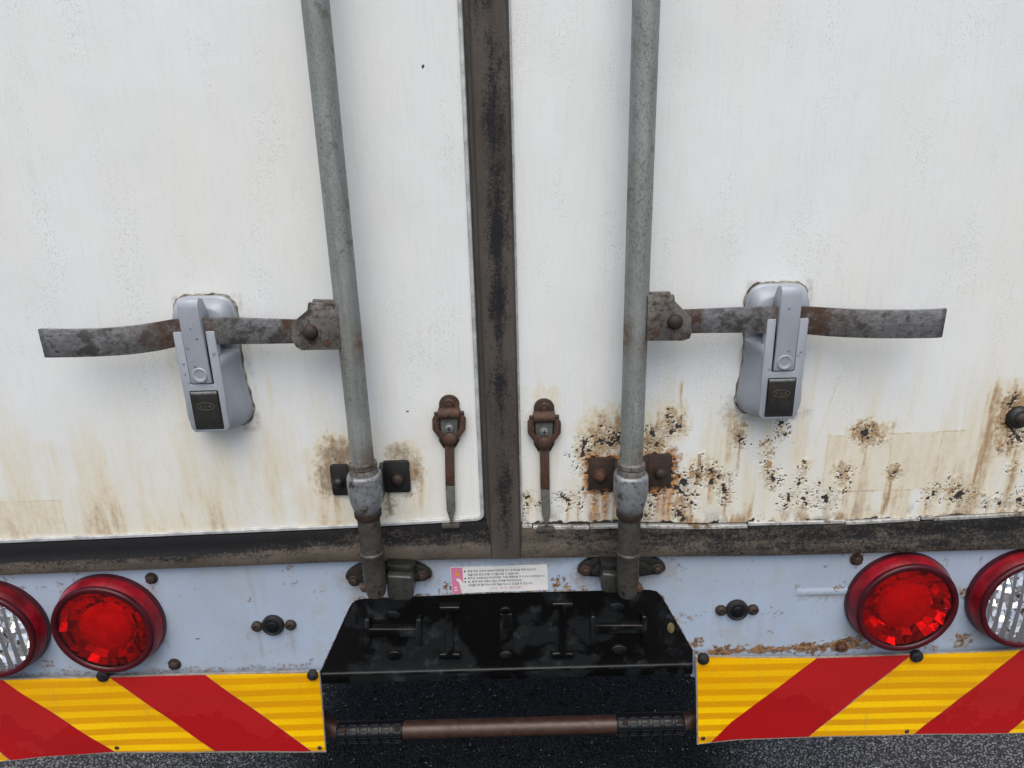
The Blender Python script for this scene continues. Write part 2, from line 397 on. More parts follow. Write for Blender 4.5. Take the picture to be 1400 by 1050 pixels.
def sheet(name, xs, zfun, attrs_fn, m, parent, ybase=0.0, lip=.014, **k):
    """a painted sheet: columns at xs, rows from zfun(x) -> array; wear masks and relief from attrs_fn"""
    xs = np.asarray(xs); rows = np.array([zfun(x) for x in xs])           # (nx, nz)
    nx, nz = rows.shape
    X = np.repeat(xs[:, None], nz, 1)
    A, relief = attrs_fn(X, rows)
    Y = ybase - relief
    co = np.stack([X, Y, rows], -1).reshape(-1, 3)
    idx = np.arange(nx * nz).reshape(nx, nz)
    q = np.stack([idx[:-1, :-1], idx[1:, :-1], idx[1:, 1:], idx[:-1, 1:]], -1).reshape(-1, 4)
    # folded-back lip along the lower edge
    lipco = np.stack([xs, np.full(nx, ybase + lip), rows[:, 0]], -1)
    li = nx * nz + np.arange(nx)
    q2 = np.stack([li[:-1], li[1:], idx[1:, 0], idx[:-1, 0]], -1)
    me = bpy.data.meshes.new(name)
    allco = np.r_[co, lipco]; quads = np.r_[q, q2]
    me.vertices.add(len(allco)); me.vertices.foreach_set('co', allco.astype(np.float32).ravel())
    me.loops.add(quads.size); me.loops.foreach_set('vertex_index', quads.astype(np.int32).ravel())
    me.polygons.add(len(quads)); me.polygons.foreach_set('loop_start', np.arange(0, quads.size, 4, dtype=np.int32))
    me.update(calc_edges=True); me.validate()
    for an, v in A.items():
        a = me.attributes.new(an, 'FLOAT', 'POINT')
        a.data.foreach_set('value', np.r_[np.clip(v, 0, 1).ravel(), np.clip(v[:, 0], 0, 1)].astype(np.float32))
    return link(name, me, m, parent, smooth=60, **k)

# ------------------------------------------------------------------ ground
def ground():
    b = B(); b.face([(-200, -200, 0), (200, -200, 0), (200, 200, 0), (-200, 200, 0)])
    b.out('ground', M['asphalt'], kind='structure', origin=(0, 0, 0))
    rng = np.random.default_rng(3)
    vs, fs = [], []
    base = np.array([(1, 0, 0), (-.5, .87, 0), (-.5, -.87, 0), (.45, .3, .62), (-.5, .2, .55), (.05, -.5, .6)])
    tri = [(0, 1, 3), (1, 4, 3), (1, 2, 4), (2, 5, 4), (2, 0, 5), (0, 3, 5), (3, 4, 5)]
    for i in range(15000):
        x = rng.uniform(-.95, .95); y = rng.uniform(.05, .95); s = rng.uniform(.0015, .0042) * (1 + (rng.random() < .06) * .7)
        a = rng.uniform(0, 6.28); ca, sa = math.cos(a), math.sin(a)
        p = base * (1, rng.uniform(.6, 1), rng.uniform(.5, 1)) + rng.normal(0, .12, (6, 3)); p[:3, 2] = -.4
        k = len(vs)
        vs += [(x + s * (q[0] * ca - q[1] * sa), y + s * (q[0] * sa + q[1] * ca), s * q[2]) for q in p]
        fs += [(a_ + k, b_ + k, c_ + k) for a_, b_, c_ in tri]
    me = bpy.data.meshes.new('asphalt_grit'); me.from_pydata(vs, [], fs)
    o = link('asphalt_grit', me, None, smooth=0, kind='stuff')
    g = G('grit'); gm = g.obj()
    s = g.n('SeparateColor', 0, None, Color=g.voro(150, gm, 1))
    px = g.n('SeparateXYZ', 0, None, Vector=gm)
    wet_or_shade = g.step(g.math('ABSOLUTE', g.math('ADD', px, .02)), .40, .62, 1, 0)  # grit gets the same painted shade, dark towards the truck's middle
    col = g.mix(wet_or_shade, g.mix(g.step(s, .3, .95), (.10, .10, .102), (.36, .36, .36)), g.mix(g.step(s, .80, 1.), (.005, .005, .005), (.16, .155, .145)))
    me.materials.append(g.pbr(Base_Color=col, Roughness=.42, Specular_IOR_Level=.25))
ground()

# ------------------------------------------------------------------ the truck
XS = -.0176                                            # centre line of the door seal
truck = empty('box_truck', (XS, 0, 0), label='old white box truck seen from behind, rust-stained double doors above red and yellow hazard boards', cat='truck')

# body behind the doors
b = B(); b.box(-.87 + XS, .87 + XS, -3.0, -.034, .862, 2.62); b.out('cargo_box', M['box'], truck, .01)
b = B(); b.box(-.87 + XS, .87 + XS, -3.0, -.020, .80, .858)
b.out('floor_frame', M['under'], truck, .004)
for s in (-1, 1):
    b = B(); b.box(XS + s * .36 - .035, XS + s * .36 + .035, -3.0, -.10, .62, .798); b.out('chassis_rail', M['under'], truck, .005)

zdoor_l = lambda x: np.interp(x, [at(0, 741).x, at(460, 721).x, at(660, 710).x], [at(0, 741).z, at(460, 721).z, at(660, 710).z])
PR = [(712, 716), (860, 713), (960, 715), (1010, 714), (1140, 711), (1250, 707), (1330, 703), (1400, 699)]
zdoor_r = lambda x: np.interp(x, [at(*p).x for p in PR], [at(*p).z for p in PR])
XL1 = at(658, 705).x; XR0 = at(714, 700).x
ZT = 2.55

def spots(X, Z, lst, seed, rough=.55, fr=1.0):
    o = np.zeros_like(X)
    wx = (fbm(X, Z, 230 * fr, 230 * fr, seed) - .5) * .017; wz = (fbm(X, Z, 230 * fr, 230 * fr, seed + 9) - .5) * .017
    for s in lst:
        p = at(s[0], s[1]); r = s[2] * PXM; ex = s[3] if len(s) > 3 else 1.0; k = s[4] if len(s) > 4 else 1.0
        m = (abs(X - p.x) < r * 2.2 + .01) & (abs(Z - p.z) < r * 2.2 * ex + .01)
        if not m.any(): continue
        q = rough * min(1, r / .003)
        dx = (X[m] + wx[m] * q - p.x) / r; dz = (Z[m] + wz[m] * q - p.z) / (r * ex)
        o[m] = np.maximum(o[m], k * np.clip(1.5 - np.sqrt(dx * dx + dz * dz) , 0, 1))
    return o
def streaks(X, Z, lst, seed):
    o = np.zeros_like(X)
    n = fbm(X, Z, 260, 14, seed, 3)
    wob = (fbm(X, Z, 25, 12, seed + 5) - .5) * .014
    for x, y0, y1, wd, k in lst:
        a = at(x, y0); c = at(x, y1); wd = wd * PXM
        t = (a.z - Z) / max(1e-4, a.z - c.z)
        f = np.exp(-((X + wob - a.x) / wd) ** 2) * sst(t, -.12, .12) * sst(t, 1.25, .75)
        o = np.maximum(o, k * f * (.45 + .9 * n))
    return o

# --- wear of the right door
PITS = [(800, 605, 4), (797, 622, 5), (805, 615, 3), (822, 603, 4), (836, 607, 4), (846, 600, 4), (893, 594, 4), (898, 607, 4), (896, 620, 2), (926, 584, 4), (917, 592, 2.5),
        (935, 661, 6.5), (925, 667, 4), (929, 672, 4), (919, 656, 3), (973, 644, 3.5), (973, 660, 4, 1.8), (954, 651, 3), (948, 676, 2.5), (990, 664, 3), (990, 670, 4), (990, 681, 3.5), (990, 690, 1.6), (996, 650, 1.8), (982, 652, 3),
        (1057, 654, 4.5), (1078, 681, 3.5, 1.8), (1074, 691, 3), (1092, 656, 2.5), (1091, 661, 3), (1103, 675, 2), (1099, 682, 2.8), (1101, 689, 3.2), (1128, 682, 5.5), (1182, 592, 5, 1.4), (1186, 599, 2.5), (1178, 594, 3),
        (1222, 647, 3), (1276, 674, 4.5), (1268, 681, 2.4), (1311, 677, 6.5), (1300, 683, 2.5), (1366, 688, 3.5), (1349, 688, 2), (1393, 683, 5), (770, 680, 4), (777, 682, 4), (777, 690, 2.5), (721, 680, 3), (721, 690, 3.5),
        (738, 688, 2), (792, 689, 3), (825, 672, 4), (797, 670, 2.5), (884, 704, 3), (945, 687, 3), (928, 703, 4, 1.6), (933, 711, 4), (1010, 596, 2.6), (1012, 603, 3, 1.6), (1068, 579, 3), (1074, 594, 2),
        (1381, 553, 2.5, 2), (1375, 577, 2.5, 1.8), (1384, 588, 2.5, 1.5), (1391, 598, 3, 1.5), (1379, 584, 2.5), (1388, 543, 2.5), (866, 600, 3), (790, 640, 1.6), (1150, 650, 3), (1158, 645, 2.5), (1120, 660, 1.5), (895, 678, 3), (890, 690, 2.5)]
CRACK = [[(1379, 553), (1384, 548), (1392, 540)], [(1374, 577), (1382, 585), (1390, 596), (1397, 606)], [(795, 622), (800, 606), (797, 600)], [(830, 608), (845, 603), (850, 612)], [(917, 594), (928, 584)], [(921, 663), (930, 671), (940, 680)], [(928, 700), (936, 712)], [(812, 605), (826, 604)]]
for c in CRACK:
    for (x0, y0), (x1, y1) in zip(c, c[1:]):
        n = int(math.hypot(x1 - x0, y1 - y0) / 2.2) + 1
        PITS += [(x0 + (x1 - x0) * i / n + random.uniform(-.9, .9), y0 + (y1 - y0) * i / n + random.uniform(-.9, .9), random.uniform(1.1, 2.0)) for i in range(n)]
BLIS = [(824, 586, 9), (832, 598, 11), (846, 596, 9), (915, 568, 8), (923, 578, 8), (958, 626, 6), (976, 640, 8), (952, 640, 8), (1048, 607, 9), (1050, 620, 9), (1049, 633, 8), (1050, 640, 7), (1062, 656, 9), (1070, 590, 8),
        (1097, 636, 7), (1150, 655, 8), (1153, 665, 8), (1183, 588, 8), (1205, 602, 6), (1220, 645, 7), (1303, 652, 6), (1308, 668, 8), (1382, 547, 11), (1388, 602, 13), (1372, 612, 7), (1333, 672, 5), (930, 697, 8), (1360, 680, 6), (1385, 640, 9), (1345, 676, 5)]
HALO = [(828, 592, 34, 1, .75), (802, 617, 16, 1.3, .6), (915, 578, 26, 1.2, .6), (895, 600, 24, 1.1, .65), (960, 638, 20, 1.2, .55), (975, 650, 13, 1.3, .8), (952, 648, 12, 1.2, .8), (1008, 590, 14, 1.8, .6), (1185, 592, 26, .7, .85),
        (1150, 640, 15, 1, .7), (1220, 645, 12, 1.1, .9), (1308, 672, 16, 1, .6), (1384, 560, 32, 1.2, .8), (1378, 600, 30, 1.2, .6), (1050, 655, 12, 1.6, .5), (720, 685, 10, 2, .5), (930, 690, 16, 1.2, .6), (745, 543, 20, 1, .35), (735, 572, 14, 1, .4), (860, 580, 30, .8, .55), (1205, 590, 18, 1, .6), (1100, 640, 9, 1.5, .5), (995, 680, 14, 1.4, .4)]
STRK = [(1000, 560, 640, 12, .62), (990, 590, 712, 14, .45), (1022, 570, 700, 9, .3), (965, 640, 710, 12, .4), (1088, 590, 712, 9, .32), (1120, 470, 690, 4, .3), (1170, 600, 712, 9, .42), (1196, 605, 670, 14, .5), (1216, 650, 706, 6, 1.0), (1222, 600, 660, 5, .6), (1240, 600, 690, 18, .3),
        (1366, 520, 690, 14, .85), (1350, 560, 694, 9, .55), (1392, 610, 690, 10, .75), (1140, 600, 700, 9, .3), (940, 670, 712, 12, .5), (915, 560, 640, 8, .5), (935, 520, 570, 3, .6), (760, 590, 710, 10, .25), (730, 600, 700, 12, .25), (1180, 690, 712, 8, .4), (1045, 660, 712, 20, .35), (790, 650, 712, 16, .3), (1270, 620, 700, 14, .3), (1310, 560, 700, 12, .22)]
def wear_right(X, Z):
    zb = zdoor_r(X); hgt = Z - zb
    low = sst(hgt, .26, .0)
    n1 = fbm(X, Z, 55, 6, 11, 5); n2 = fbm(X, Z, 22, 11, 31)
    rx = .30 + .70 * sst(X + (n2 - .5) * .05, at(755, 650).x, at(850, 650).x)
    st = low * (.20 + .30 * sst(n1, .32, .72)) * (.45 + 1.1 * n2) * 1.15 * rx
    st = st + sst(hgt, .55, .15) * .10 * sst(n1, .4, .7)
    st = np.maximum(st, spots(X, Z, HALO, 71, 1.6) * (.60 + 1.1 * fbm(X, Z, 220, 90, 43)))
    st = np.maximum(st, streaks(X, Z, STRK, 51))
    bl = spots(X, Z, [(p[0], p[1], p[2] * .88, *p[3:]) for p in PITS], 21, .55)
    st = np.maximum(st, .62 * spots(X, Z, [(p[0], p[1] + 1, p[2] * 1.9 + 1.5) for p in PITS[:75:2]], 22, 1.3))
    fl = spots(X, Z, BLIS, 25, 1.2)
    flake = fl * sst(fbm(X, Z, 330, 330, 61), .50, .62)
    st = np.maximum(st, 1.0 * fl * sst(fbm(X, Z, 260, 260, 63), .40, .58))
    drip = np.zeros_like(X)
    drip = streaks(X, Z, [(p[0], p[1], min(714, p[1] + 22 + 3 * p[2]), p[2] * .75, .62) for p in PITS[:78:2]], 57)
    st = np.maximum(st, drip)
    bl = np.maximum(bl, .95 * (fl > .25) * sst(fbm(X, Z, 420, 420, 67), .60, .67))
    # rust creeping out from under the pipe bracket
    a, c = at(806, 627), at(918, 668)
    dx = np.maximum(0, np.maximum(a.x - X, X - c.x)); dz = np.maximum(0, np.maximum(c.z - Z, Z - a.z))
    dd = np.hypot(dx, dz) + (fbm(X, Z, 130, 130, 81) - .5) * .022
    ru = sst(dd, .013, .001)
    for x, wd, y1 in ((813, 8, 740), (828, 6, 735), (842, 3, 715), (909, 7, 735), (899, 4, 720), (921, 5, 660), (917, 3, 735)):
        p = at(x, 665); q = at(x, y1); t = (p.z - Z) / (p.z - q.z)
        ru = np.maximum(ru, .85 * np.exp(-((X - p.x + (fbm(X, Z, 60, 20, 83) - .5) * .008) / (wd * PXM)) ** 2) * sst(t, -.1, .05) * sst(t, 1.2, .4) * (.5 + .8 * n1))
    bl = np.maximum(bl, .9 * sst(dd, .009, .0) * sst(fbm(X, Z, 300, 300, 87), .50, .62))
    fz = spots(X, Z, [(p[0], p[1], p[2] * 2.6 + 2) for p in PITS[:80]], 27, 1.5)
    bl = np.maximum(bl, .8 * (fz > .2) * sst(fbm(X, Z, 520, 520, 69), .615, .66))
    rr = streaks(X, Z, [(p[0] + 1, p[1], min(716, p[1] + 30 + 4 * p[2]), p[2] * .6, .75) for p in PITS[3:80:4]], 58)
    ru = np.maximum(ru, rr * .8)
    st = np.maximum(st, .8 * sst(hgt, .030, .0) * sst(fbm(X, Z, 60, 25, 73), .46, .62) * rx)
    # outline and yellowing of an old strip of clear tape
    p, q = at(1133, 597), at(1305, 668)
    ins = (X > p.x) & (X < q.x + .001) & (Z < p.z + .002) & (Z > q.z)
    st = np.maximum(st, ins * (.30 + .28 * n2))
    ed = np.minimum(np.minimum(abs(X - p.x), abs(X - at(1282, 630).x) + .0003), np.minimum(abs(Z - p.z - (X - p.x) * .02), abs(Z - q.z)))
    line = ((X > p.x - .001) & (X < q.x) & (Z < p.z + .0045) & (Z > q.z - .001)) * sst(ed, .0016, .0003)
    st = np.maximum(st, line * .80 * sst(n1, .2, .5))
    # one long scratch
    s0, s1 = at(1150, 510), at(1085, 690)
    t = np.clip((s0.z - Z) / (s0.z - s1.z), 0, 1)
    st = np.maximum(st, sst(abs(X - (s0.x + (s1.x - s0.x) * t)), .0016, .0004) * (t > 0) * (t < 1) * .8 * n1)
    rim = sst(hgt + (fbm(X, Z, 90, 90, 91) - .5) * .012, .004, .0005)
    bl = np.maximum(bl, rim * .8 * sst(fbm(X, Z, 45, 45, 93), .48, .60))
    gr = .55 * spots(X, Z, [(1000, 560, 12, 1.6), (1008, 560, 8, 1), (1100, 565, 6, 1), (858, 565, 14, 1.2)], 95, 1.5) + .75 * sst(hgt, .028, 0) * sst(fbm(X, Z, 90, 60, 77), .48, .64) + .5 * fz * sst(fbm(X, Z, 180, 180, 79), .45, .6)
    gr = gr + .55 * latch_dirt(X, Z, 1)
    rel = .0007 * fl * (.4 + fbm(X, Z, 300, 300, 97)) + .0004 * flake - .0010 * sst(bl, .4, .7) + .0006 * (fbm(X, Z, 8, 8, 99) - .5) * 2
    far = X > at(1500, 600).x
    return {'stain': st, 'rust': ru, 'black': bl, 'white': flake * .55, 'grime': gr}, rel
def latch_dirt(X, Z, s):
    p = at(1064, 400) if s > 0 else at(284, 416); q = at(1052, 560) if s > 0 else at(300, 575)
    dx = abs(X - p.x) - .038; dz = np.maximum(q.z - .012 - Z, Z - p.z - .010)
    d = np.maximum(dx, dz)
    return sst(abs(d), .006, .0) * sst(fbm(X, Z, 90, 60, 15 + s), .40, .60)
STRK_L = [(452, 610, 712, 10, .75), (436, 600, 715, 14, .55), (418, 610, 715, 12, .42), (572, 612, 706, 6, .8), (556, 600, 640, 14, .5), (562, 670, 706, 9, .6), (531, 672, 706, 4, .9), (543, 680, 706, 6, .5), (345, 585, 720, 10, .28), (362, 500, 690, 4, .35), (232, 470, 720, 10, .30), (250, 590, 725, 14, .30),
          (272, 660, 735, 6, .45), (310, 600, 730, 10, .3), (150, 640, 735, 40, .28), (60, 600, 735, 40, .30), (200, 620, 735, 20, .25), (385, 560, 715, 8, .32), (330, 690, 725, 5, .4), (290, 650, 725, 5, .4), (100, 660, 735, 16, .35)]
HALO_L = [(462, 620, 32, .9, 1.), (448, 655, 22, 1.8, .9), (563, 640, 18, 1.3, .8), (545, 618, 24, .6, .7), (437, 640, 18, 1.6, .55), (600, 570, 12, 1, .35), (617, 542, 14, .7, .3)]
def wear_left(X, Z):
    zb = zdoor_l(X); hgt = Z - zb
    n1 = fbm(X, Z, 45, 6, 111, 5); n2 = fbm(X, Z, 18, 9, 131)
    left = sst(X, at(660, 600).x, at(430, 600).x)
    st = sst(hgt, .26, 0) * (.22 + .20 * sst(n1, .32, .75)) * (.45 + 1.1 * n2) * (.25 + .9 * left)
    st = st + sst(hgt, .55, .15) * .09 * sst(n1, .4, .7)
    st = np.maximum(st, spots(X, Z, HALO_L, 171, 1.6) * (.35 + .9 * fbm(X, Z, 220, 90, 143)))
    st = np.maximum(st, streaks(X, Z, STRK_L, 151))
    p = at(82, 684); q = at(92, 728)
    t = np.clip((p.z - Z) / (p.z - q.z), 0, 1); xe = p.x + (q.x - p.x) * t
    ins = (X < xe) & (Z < p.z) & (Z > q.z)
    st = np.maximum(st, ins * (.34 + .25 * n2))
    ed = np.minimum(abs(X - xe), np.minimum(abs(Z - p.z), abs(Z - q.z)))
    st = np.maximum(st, ((X < xe + .001) & (Z < p.z + .001) & (Z > q.z - .001)) * sst(ed, .0015, .0004) * .55)
    bl = spots(X, Z, [(557, 562, 1.6), (576, 626, 1.2), (458, 628, 1.5), (465, 632, 1.2), (578, 91, 1.6)], 121, .3)
    gr = 1.0 * spots(X, Z, [(466, 622, 22, .8), (446, 655, 11, 2.2), (566, 645, 11, 1.8), (548, 620, 18, .6), (532, 690, 6, 3)], 195, 1.4) + .55 * latch_dirt(X, Z, -1)
    ru = .6 * spots(X, Z, [(566, 645, 5, 1.6), (560, 675, 4, 1)], 197, 1.2)
    rel = .0006 * (fbm(X, Z, 8, 8, 199) - .5) * 2
    return {'stain': st, 'rust': ru, 'black': bl, 'white': st * 0, 'grime': gr}, rel

dl = np.r_[np.linspace(-.87 + XS, -.73, 12)[:-1], np.arange(-.73, XL1, .0018), XL1]
hz_l = np.r_[np.arange(0, .30, .0017), np.arange(.30, .95, .005), [.95, 1.3, 1.7]]
hz_r = np.r_[np.arange(0, .27, .0011), np.arange(.27, .95, .005), [.95, 1.3, 1.7]]
dr = np.r_[np.arange(XR0, .72, .00115), np.linspace(.72, .87 + XS, 12)]
door_l = sheet('door', dl, lambda x: zdoor_l(x) + hz_l, wear_left, M['door'], truck, lip=.03)
door_r = sheet('door', dr, lambda x: zdoor_r(x) + hz_r, wear_right, M['door'], truck, lip=.03, label='white right door blistered and rusting along its lower edge')

# aluminium edging of the doors
def strip(name, pts, wd, d0, d1, m, parent, jitter=0, bevel=.0008, **k):   # flat moulding along a polyline in (x, z); wd to its left side
    b = B(); n = len(pts)
    rings = []
    for i, (x, z) in enumerate(pts):
        t = Vector(pts[min(i + 1, n - 1)]) - Vector(pts[max(i - 1, 0)]); t.normalize(); nr = Vector((-t.y, t.x)) * wd
        j = random.uniform(-jitter, jitter)
        rings.append([(x, -d0, z), (x, -d1 - j, z), (x + nr.x, -d1 - j, z + nr.y), (x + nr.x, -d0, z + nr.y)])
    b.loft(rings); return b.out(name, m, parent, bevel, 1, **k)
xe = np.linspace(-.87 + XS, XL1 - .006, 40)
zc = zdoor_l(XL1)
corner = [(XL1 - .006 + .010 * math.sin(a), zc + .004 + .010 - .010 * math.cos(a) - .004) for a in np.linspace(.3, 1.57, 5)]
strip('edge_trim', [(x, zdoor_l(x) - .0005) for x in xe] + corner + [(XL1 + .004, zc + .03), (XL1 + .004, ZT)], .0048, -.004, .0035, M['trim'], door_l)
strip('edge_trim', [(XR0 - .003, ZT), (XR0 - .003, zdoor_r(XR0) + .004)], .0035, -.004, .003, M['trim'], door_r)
M['trimworn'] = mat_metal('stained_trim', (.50, .51, .49), (.16, .15, .13), (.20, .13, .07), .50, .66, .2, .5)
cuts = [XR0 - .002, at(728, 716).x, at(806, 714).x, at(1022, 713).x, at(1155, 712).x, at(1257, 708).x, at(1276, 707).x, .87 + XS]
for i, (a, c) in enumerate(zip(cuts, cuts[1:])):
    off = (.0, -.0018, -.0028, .001, -.001, .0028, -.0005)[i]; tl = (0, -.002, .001, 0, .002, 0, 0)[i]
    xx = np.linspace(a + .0006, c - .0006, 14)
    strip('edge_trim', [(x, zdoor_r(x) - .0055 + off + tl * (x - a) / (c - a)) for x in xx], .0050, -.004, .0030 + .0006 * (i % 3), M['trimworn'], door_r, .0002)

# rubber sill below the doors, and the seal between them
def profile_strip(name, xs, top, bot, prof, m, dark_fn, parent, **k):
    """a horizontal rubber moulding; prof: list of (t from top to bottom, d)"""
    vs, fs, dk = [], [], []
    for x in xs:
        zt, zb = top(x), bot(x)
        for t, d in prof:
            vs.append((x, -d, zt + (zb - zt) * t)); dk.append(dark_fn(x, t))
    n = len(prof)
    for i in range(len(xs) - 1):
        for j in range(n - 1):
            fs.append((i * n + j, i * n + j + 1, (i + 1) * n + j + 1, (i + 1) * n + j))
    me = bpy.data.meshes.new(name); me.from_pydata(vs, [], fs)
    a = me.attributes.new('dark', 'FLOAT', 'POINT'); a.data.foreach_set('value', np.clip(dk, 0, 1).astype(np.float32))
    return link(name, me, m, parent, smooth=40, **k)
sill_bot = lambda x: np.interp(x, [at(0, 783).x, at(460, 765).x, at(740, 759).x, at(1060, 756).x, at(1400, 747).x], [at(*p).z for p in ((0, 783), (460, 765), (740, 759), (1060, 756), (1400, 747))])
PROF = [(0, -.004), (.02, .002), (.10, .0035), (.30, .004), (.45, .0045), (.52, .006), (.60, .008), (.75, .0095), (.90, .0095), (.97, .0085), (1, .006), (1, -.003)]
def sdark_l(x, t):
    e = np.interp(x, [at(0, 740).x, at(200, 740).x, at(330, 740).x, at(480, 740).x, at(660, 740).x], [.95, .95, .75, .45, .5])
    return e * np.interp(t, [0, .12, .5, .62, 1], [1.15, 1.1, .85, .34, .12])
def sdark_r(x, t):
    e = np.interp(x, [at(720, 740).x, at(800, 740).x, at(1000, 740).x, at(1400, 730).x], [.22, .34, .42, .52])
    return e * np.interp(t, [0, .12, .5, 1], [.9, 1.0, .9, .6])
XSL, XSR = at(668, 745).x, at(713, 740).x
profile_strip('sill_seal', np.linspace(-.87 + XS, XSL + .004, 90), lambda x: zdoor_l(x) - .0012, sill_bot, PROF, M['sill'], sdark_l, truck)
profile_strip('sill_seal', np.linspace(XSR - .004, .87 + XS, 90), lambda x: zdoor_r(x) - .0045, sill_bot, PROF, M['sill'], sdark_r, truck)
# vertical seal: flat face, left shoulder
def vseal():
    z0 = at(690, 764, .012).z; zs = np.r_[np.linspace(z0, z0 + .95, 160), ZT]
    xa, xb = at(665, 700, .003).x, at(712, 700, .008).x
    prof = [(xa, -.004), (xa, .003), (xa + .0030, .004), (xa + .0046, .0105), (xa + .0062, .0125), (xa + .025, .0135), (xb - .003, .0125), (xb - .0008, .010), (xb, .004), (xb, -.004)]
    vs, fs, dk = [], [], []
    X, Zv = np.meshgrid([p[0] for p in prof], zs)
    nn = fbm(X, Zv, 40, 9, 301); 
    for i, z in enumerate(zs):
        for j, (x, d) in enumerate(prof):
            vs.append((x, -d, z))
            mid = math.exp(-((x - (xa + .026)) / .011) ** 2)
            zz = [at(670, y).z for y in (0, 120, 250, 330, 400, 470, 520, 600, 700, 764)][::-1]
            prf = np.interp(z, zz, [.5, .7, .5, .65, .45, 1., .85, .35, .6, .35])
            dk.append(mid * prf * .78 + (nn[i, j] - .5) * 1.1)
    n = len(prof)
    for i in range(len(zs) - 1):
        for j in range(n - 1): fs.append((i * n + j, i * n + j + 1, (i + 1) * n + j + 1, (i + 1) * n + j))
    fs.append(tuple(range(n)))
    me = bpy.data.meshes.new('door_seal'); me.from_pydata(vs, [], fs)
    a = me.attributes.new('dark', 'FLOAT', 'POINT'); a.data.foreach_set('value', np.clip(dk, 0, 1).astype(np.float32))
    o = link('door_seal', me, M['seal'], truck, smooth=40)
vseal()

# ------------------------------------------------------------------ blue-grey lamp panel with the number-plate cutout
CUT = [(437, 921), (476, 834), (481, 826), (490, 821), (505, 820), (690, 812), (888, 808), (898, 810), (906, 818), (948, 891)]
cx_, cz_ = [at(*p).x for p in CUT], [at(*p).z for p in CUT]
ZPB = at(700, 934).z
def panel_bottom(x): return ZPB if (x < cx_[0] or x > cx_[-1]) else float(np.interp(x, cx_, cz_))
pt = np.linspace(0, 1, 110)
def prow(x):
    zb, zt = panel_bottom(x), float(sill_bot(x)) + .010
    return zb + (zt - zb) * pt
xsP = np.unique(np.r_[np.linspace(-.87 + XS, -.72, 8), np.arange(-.72, .72, .0022), np.linspace(.72, .87 + XS, 8), cx_, cx_[0] - .0002, cx_[-1] + .0002])
RP = [(1120, 888, 40, .25, .8), (1000, 890, 45, .16, .75), (1075, 890, 45, .14, .7), (1153, 886, 16, .8, 1), (1165, 880, 22, .7, .8), (1150, 805, 12, .5, .7), (1093, 805, 9, .7, .5), (1320, 812, 9, 1.5, .7), (1325, 835, 8, .8, .6), (1318, 878, 16, 1, .75), (1270, 886, 20, .5, .6),
      (760, 797, 9, 1.3, .9), (768, 790, 7, 1, .7), (775, 804, 8, .6, .8), (612, 806, 9, .9, .8), (795, 805, 8, .6, .8), (424, 908, 8, .8, .6), (395, 914, 6, .5, .6), (65, 912, 18, .6, .6), (214, 838, 7, 1.5, .5), (219, 870, 5, 2, .6), (232, 908, 9, .7, .6), (219, 825, 4, 1, .5),
      (282, 829, 3), (268, 877, 2), (429, 810, 2.5), (441, 810, 2.5), (338, 820, 2.5), (1186, 764, 8, .5, .5), (1240, 770, 8, .4, .4), (1390, 752, 9, .6, .5), (1150, 762, 4, 1, .4), (1345, 775, 3, 1, .5), (965, 840, 2.5), (985, 868, 8, .8, .45), (1055, 866, 2), (1057, 833, 2), (1095, 780, 3, 1, .4), (955, 880, 10, 1, .75), (946, 885, 7, 1, .8)]
SP = [(500, 795, 40, .5, .75), (585, 790, 14, 1, .7), (560, 775, 45, .3, .7), (850, 785, 50, .5, .7), (795, 790, 14, 1.3, .8), (915, 780, 14, 1.2, .6), (640, 768, 40, .2, .5), (740, 768, 40, .2, .6), (340, 870, 5, 2, .5), (398, 880, 5, 2, .5), (490, 820, 12, 1, .5), (1130, 818, 40, .12, .7), (204, 810, 4, 2, .4)]
PST = [(350, 860, 900, 4, .45), (398, 860, 895, 4, .45), (205, 797, 830, 3, .5), (338, 770, 835, 3, .35), (800, 790, 806, 6, .6), (1315, 800, 880, 4, .3), (1040, 840, 880, 5, .25), (985, 840, 870, 5, .3)]
def wear_panel(X, Z):
    zb = np.array([panel_bottom(x) for x in X[:, 0]])[:, None]
    edge = (X > cx_[0]) & (X < cx_[-1])
    ru = spots(X, Z, RP, 401, 1.5)
    ru = np.maximum(ru, edge * sst(Z - zb + (fbm(X, Z, 60, 60, 403) - .5) * .012, .0045, .0005) * .62)
    btm = at(1000, 893).z
    ru = np.maximum(ru, sst(abs(Z - (btm + (X - .25) * .024)) + (fbm(X, Z, 70, 70, 405) - .5) * .02, .010, .002) * sst(X, .22, .24) * sst(X, .62, .45) * .8)
    bl = at(200, 920).z
    ru = np.maximum(ru, sst(abs(Z - bl) + (fbm(X, Z, 70, 70, 406) - .5) * .02, .008, .002) * (X < -.3) * .5)
    ru = np.maximum(ru, .52 * sst(fbm(X, Z, 26, 26, 409, 3), .66, .74) * sst(fbm(X, Z, 200, 200, 410), .45, .6))
    st = np.maximum(spots(X, Z, SP, 411, 1.5), streaks(X, Z, PST, 421))
    top = sill_bot(X[:, 0])[:, None]
    st = np.maximum(st, sst(top - Z + (fbm(X, Z, 60, 60, 431) - .5) * .01, .006, .0) * .5)
    a, c = at(1090, 812), at(1160, 812)
    bump_ = sst(abs(Z - a.z), .007, .002) * sst(X, a.x - .004, a.x + .006) * sst(X, c.x + .01, c.x)
    rel = .0016 * bump_ + .0005 * (fbm(X, Z, 10, 10, 441) - .5)
    return {'stain': st, 'rust': ru}, rel
sheet('lamp_panel', xsP, prow, wear_panel, M['panel'], truck, ybase=.003, lip=.012)

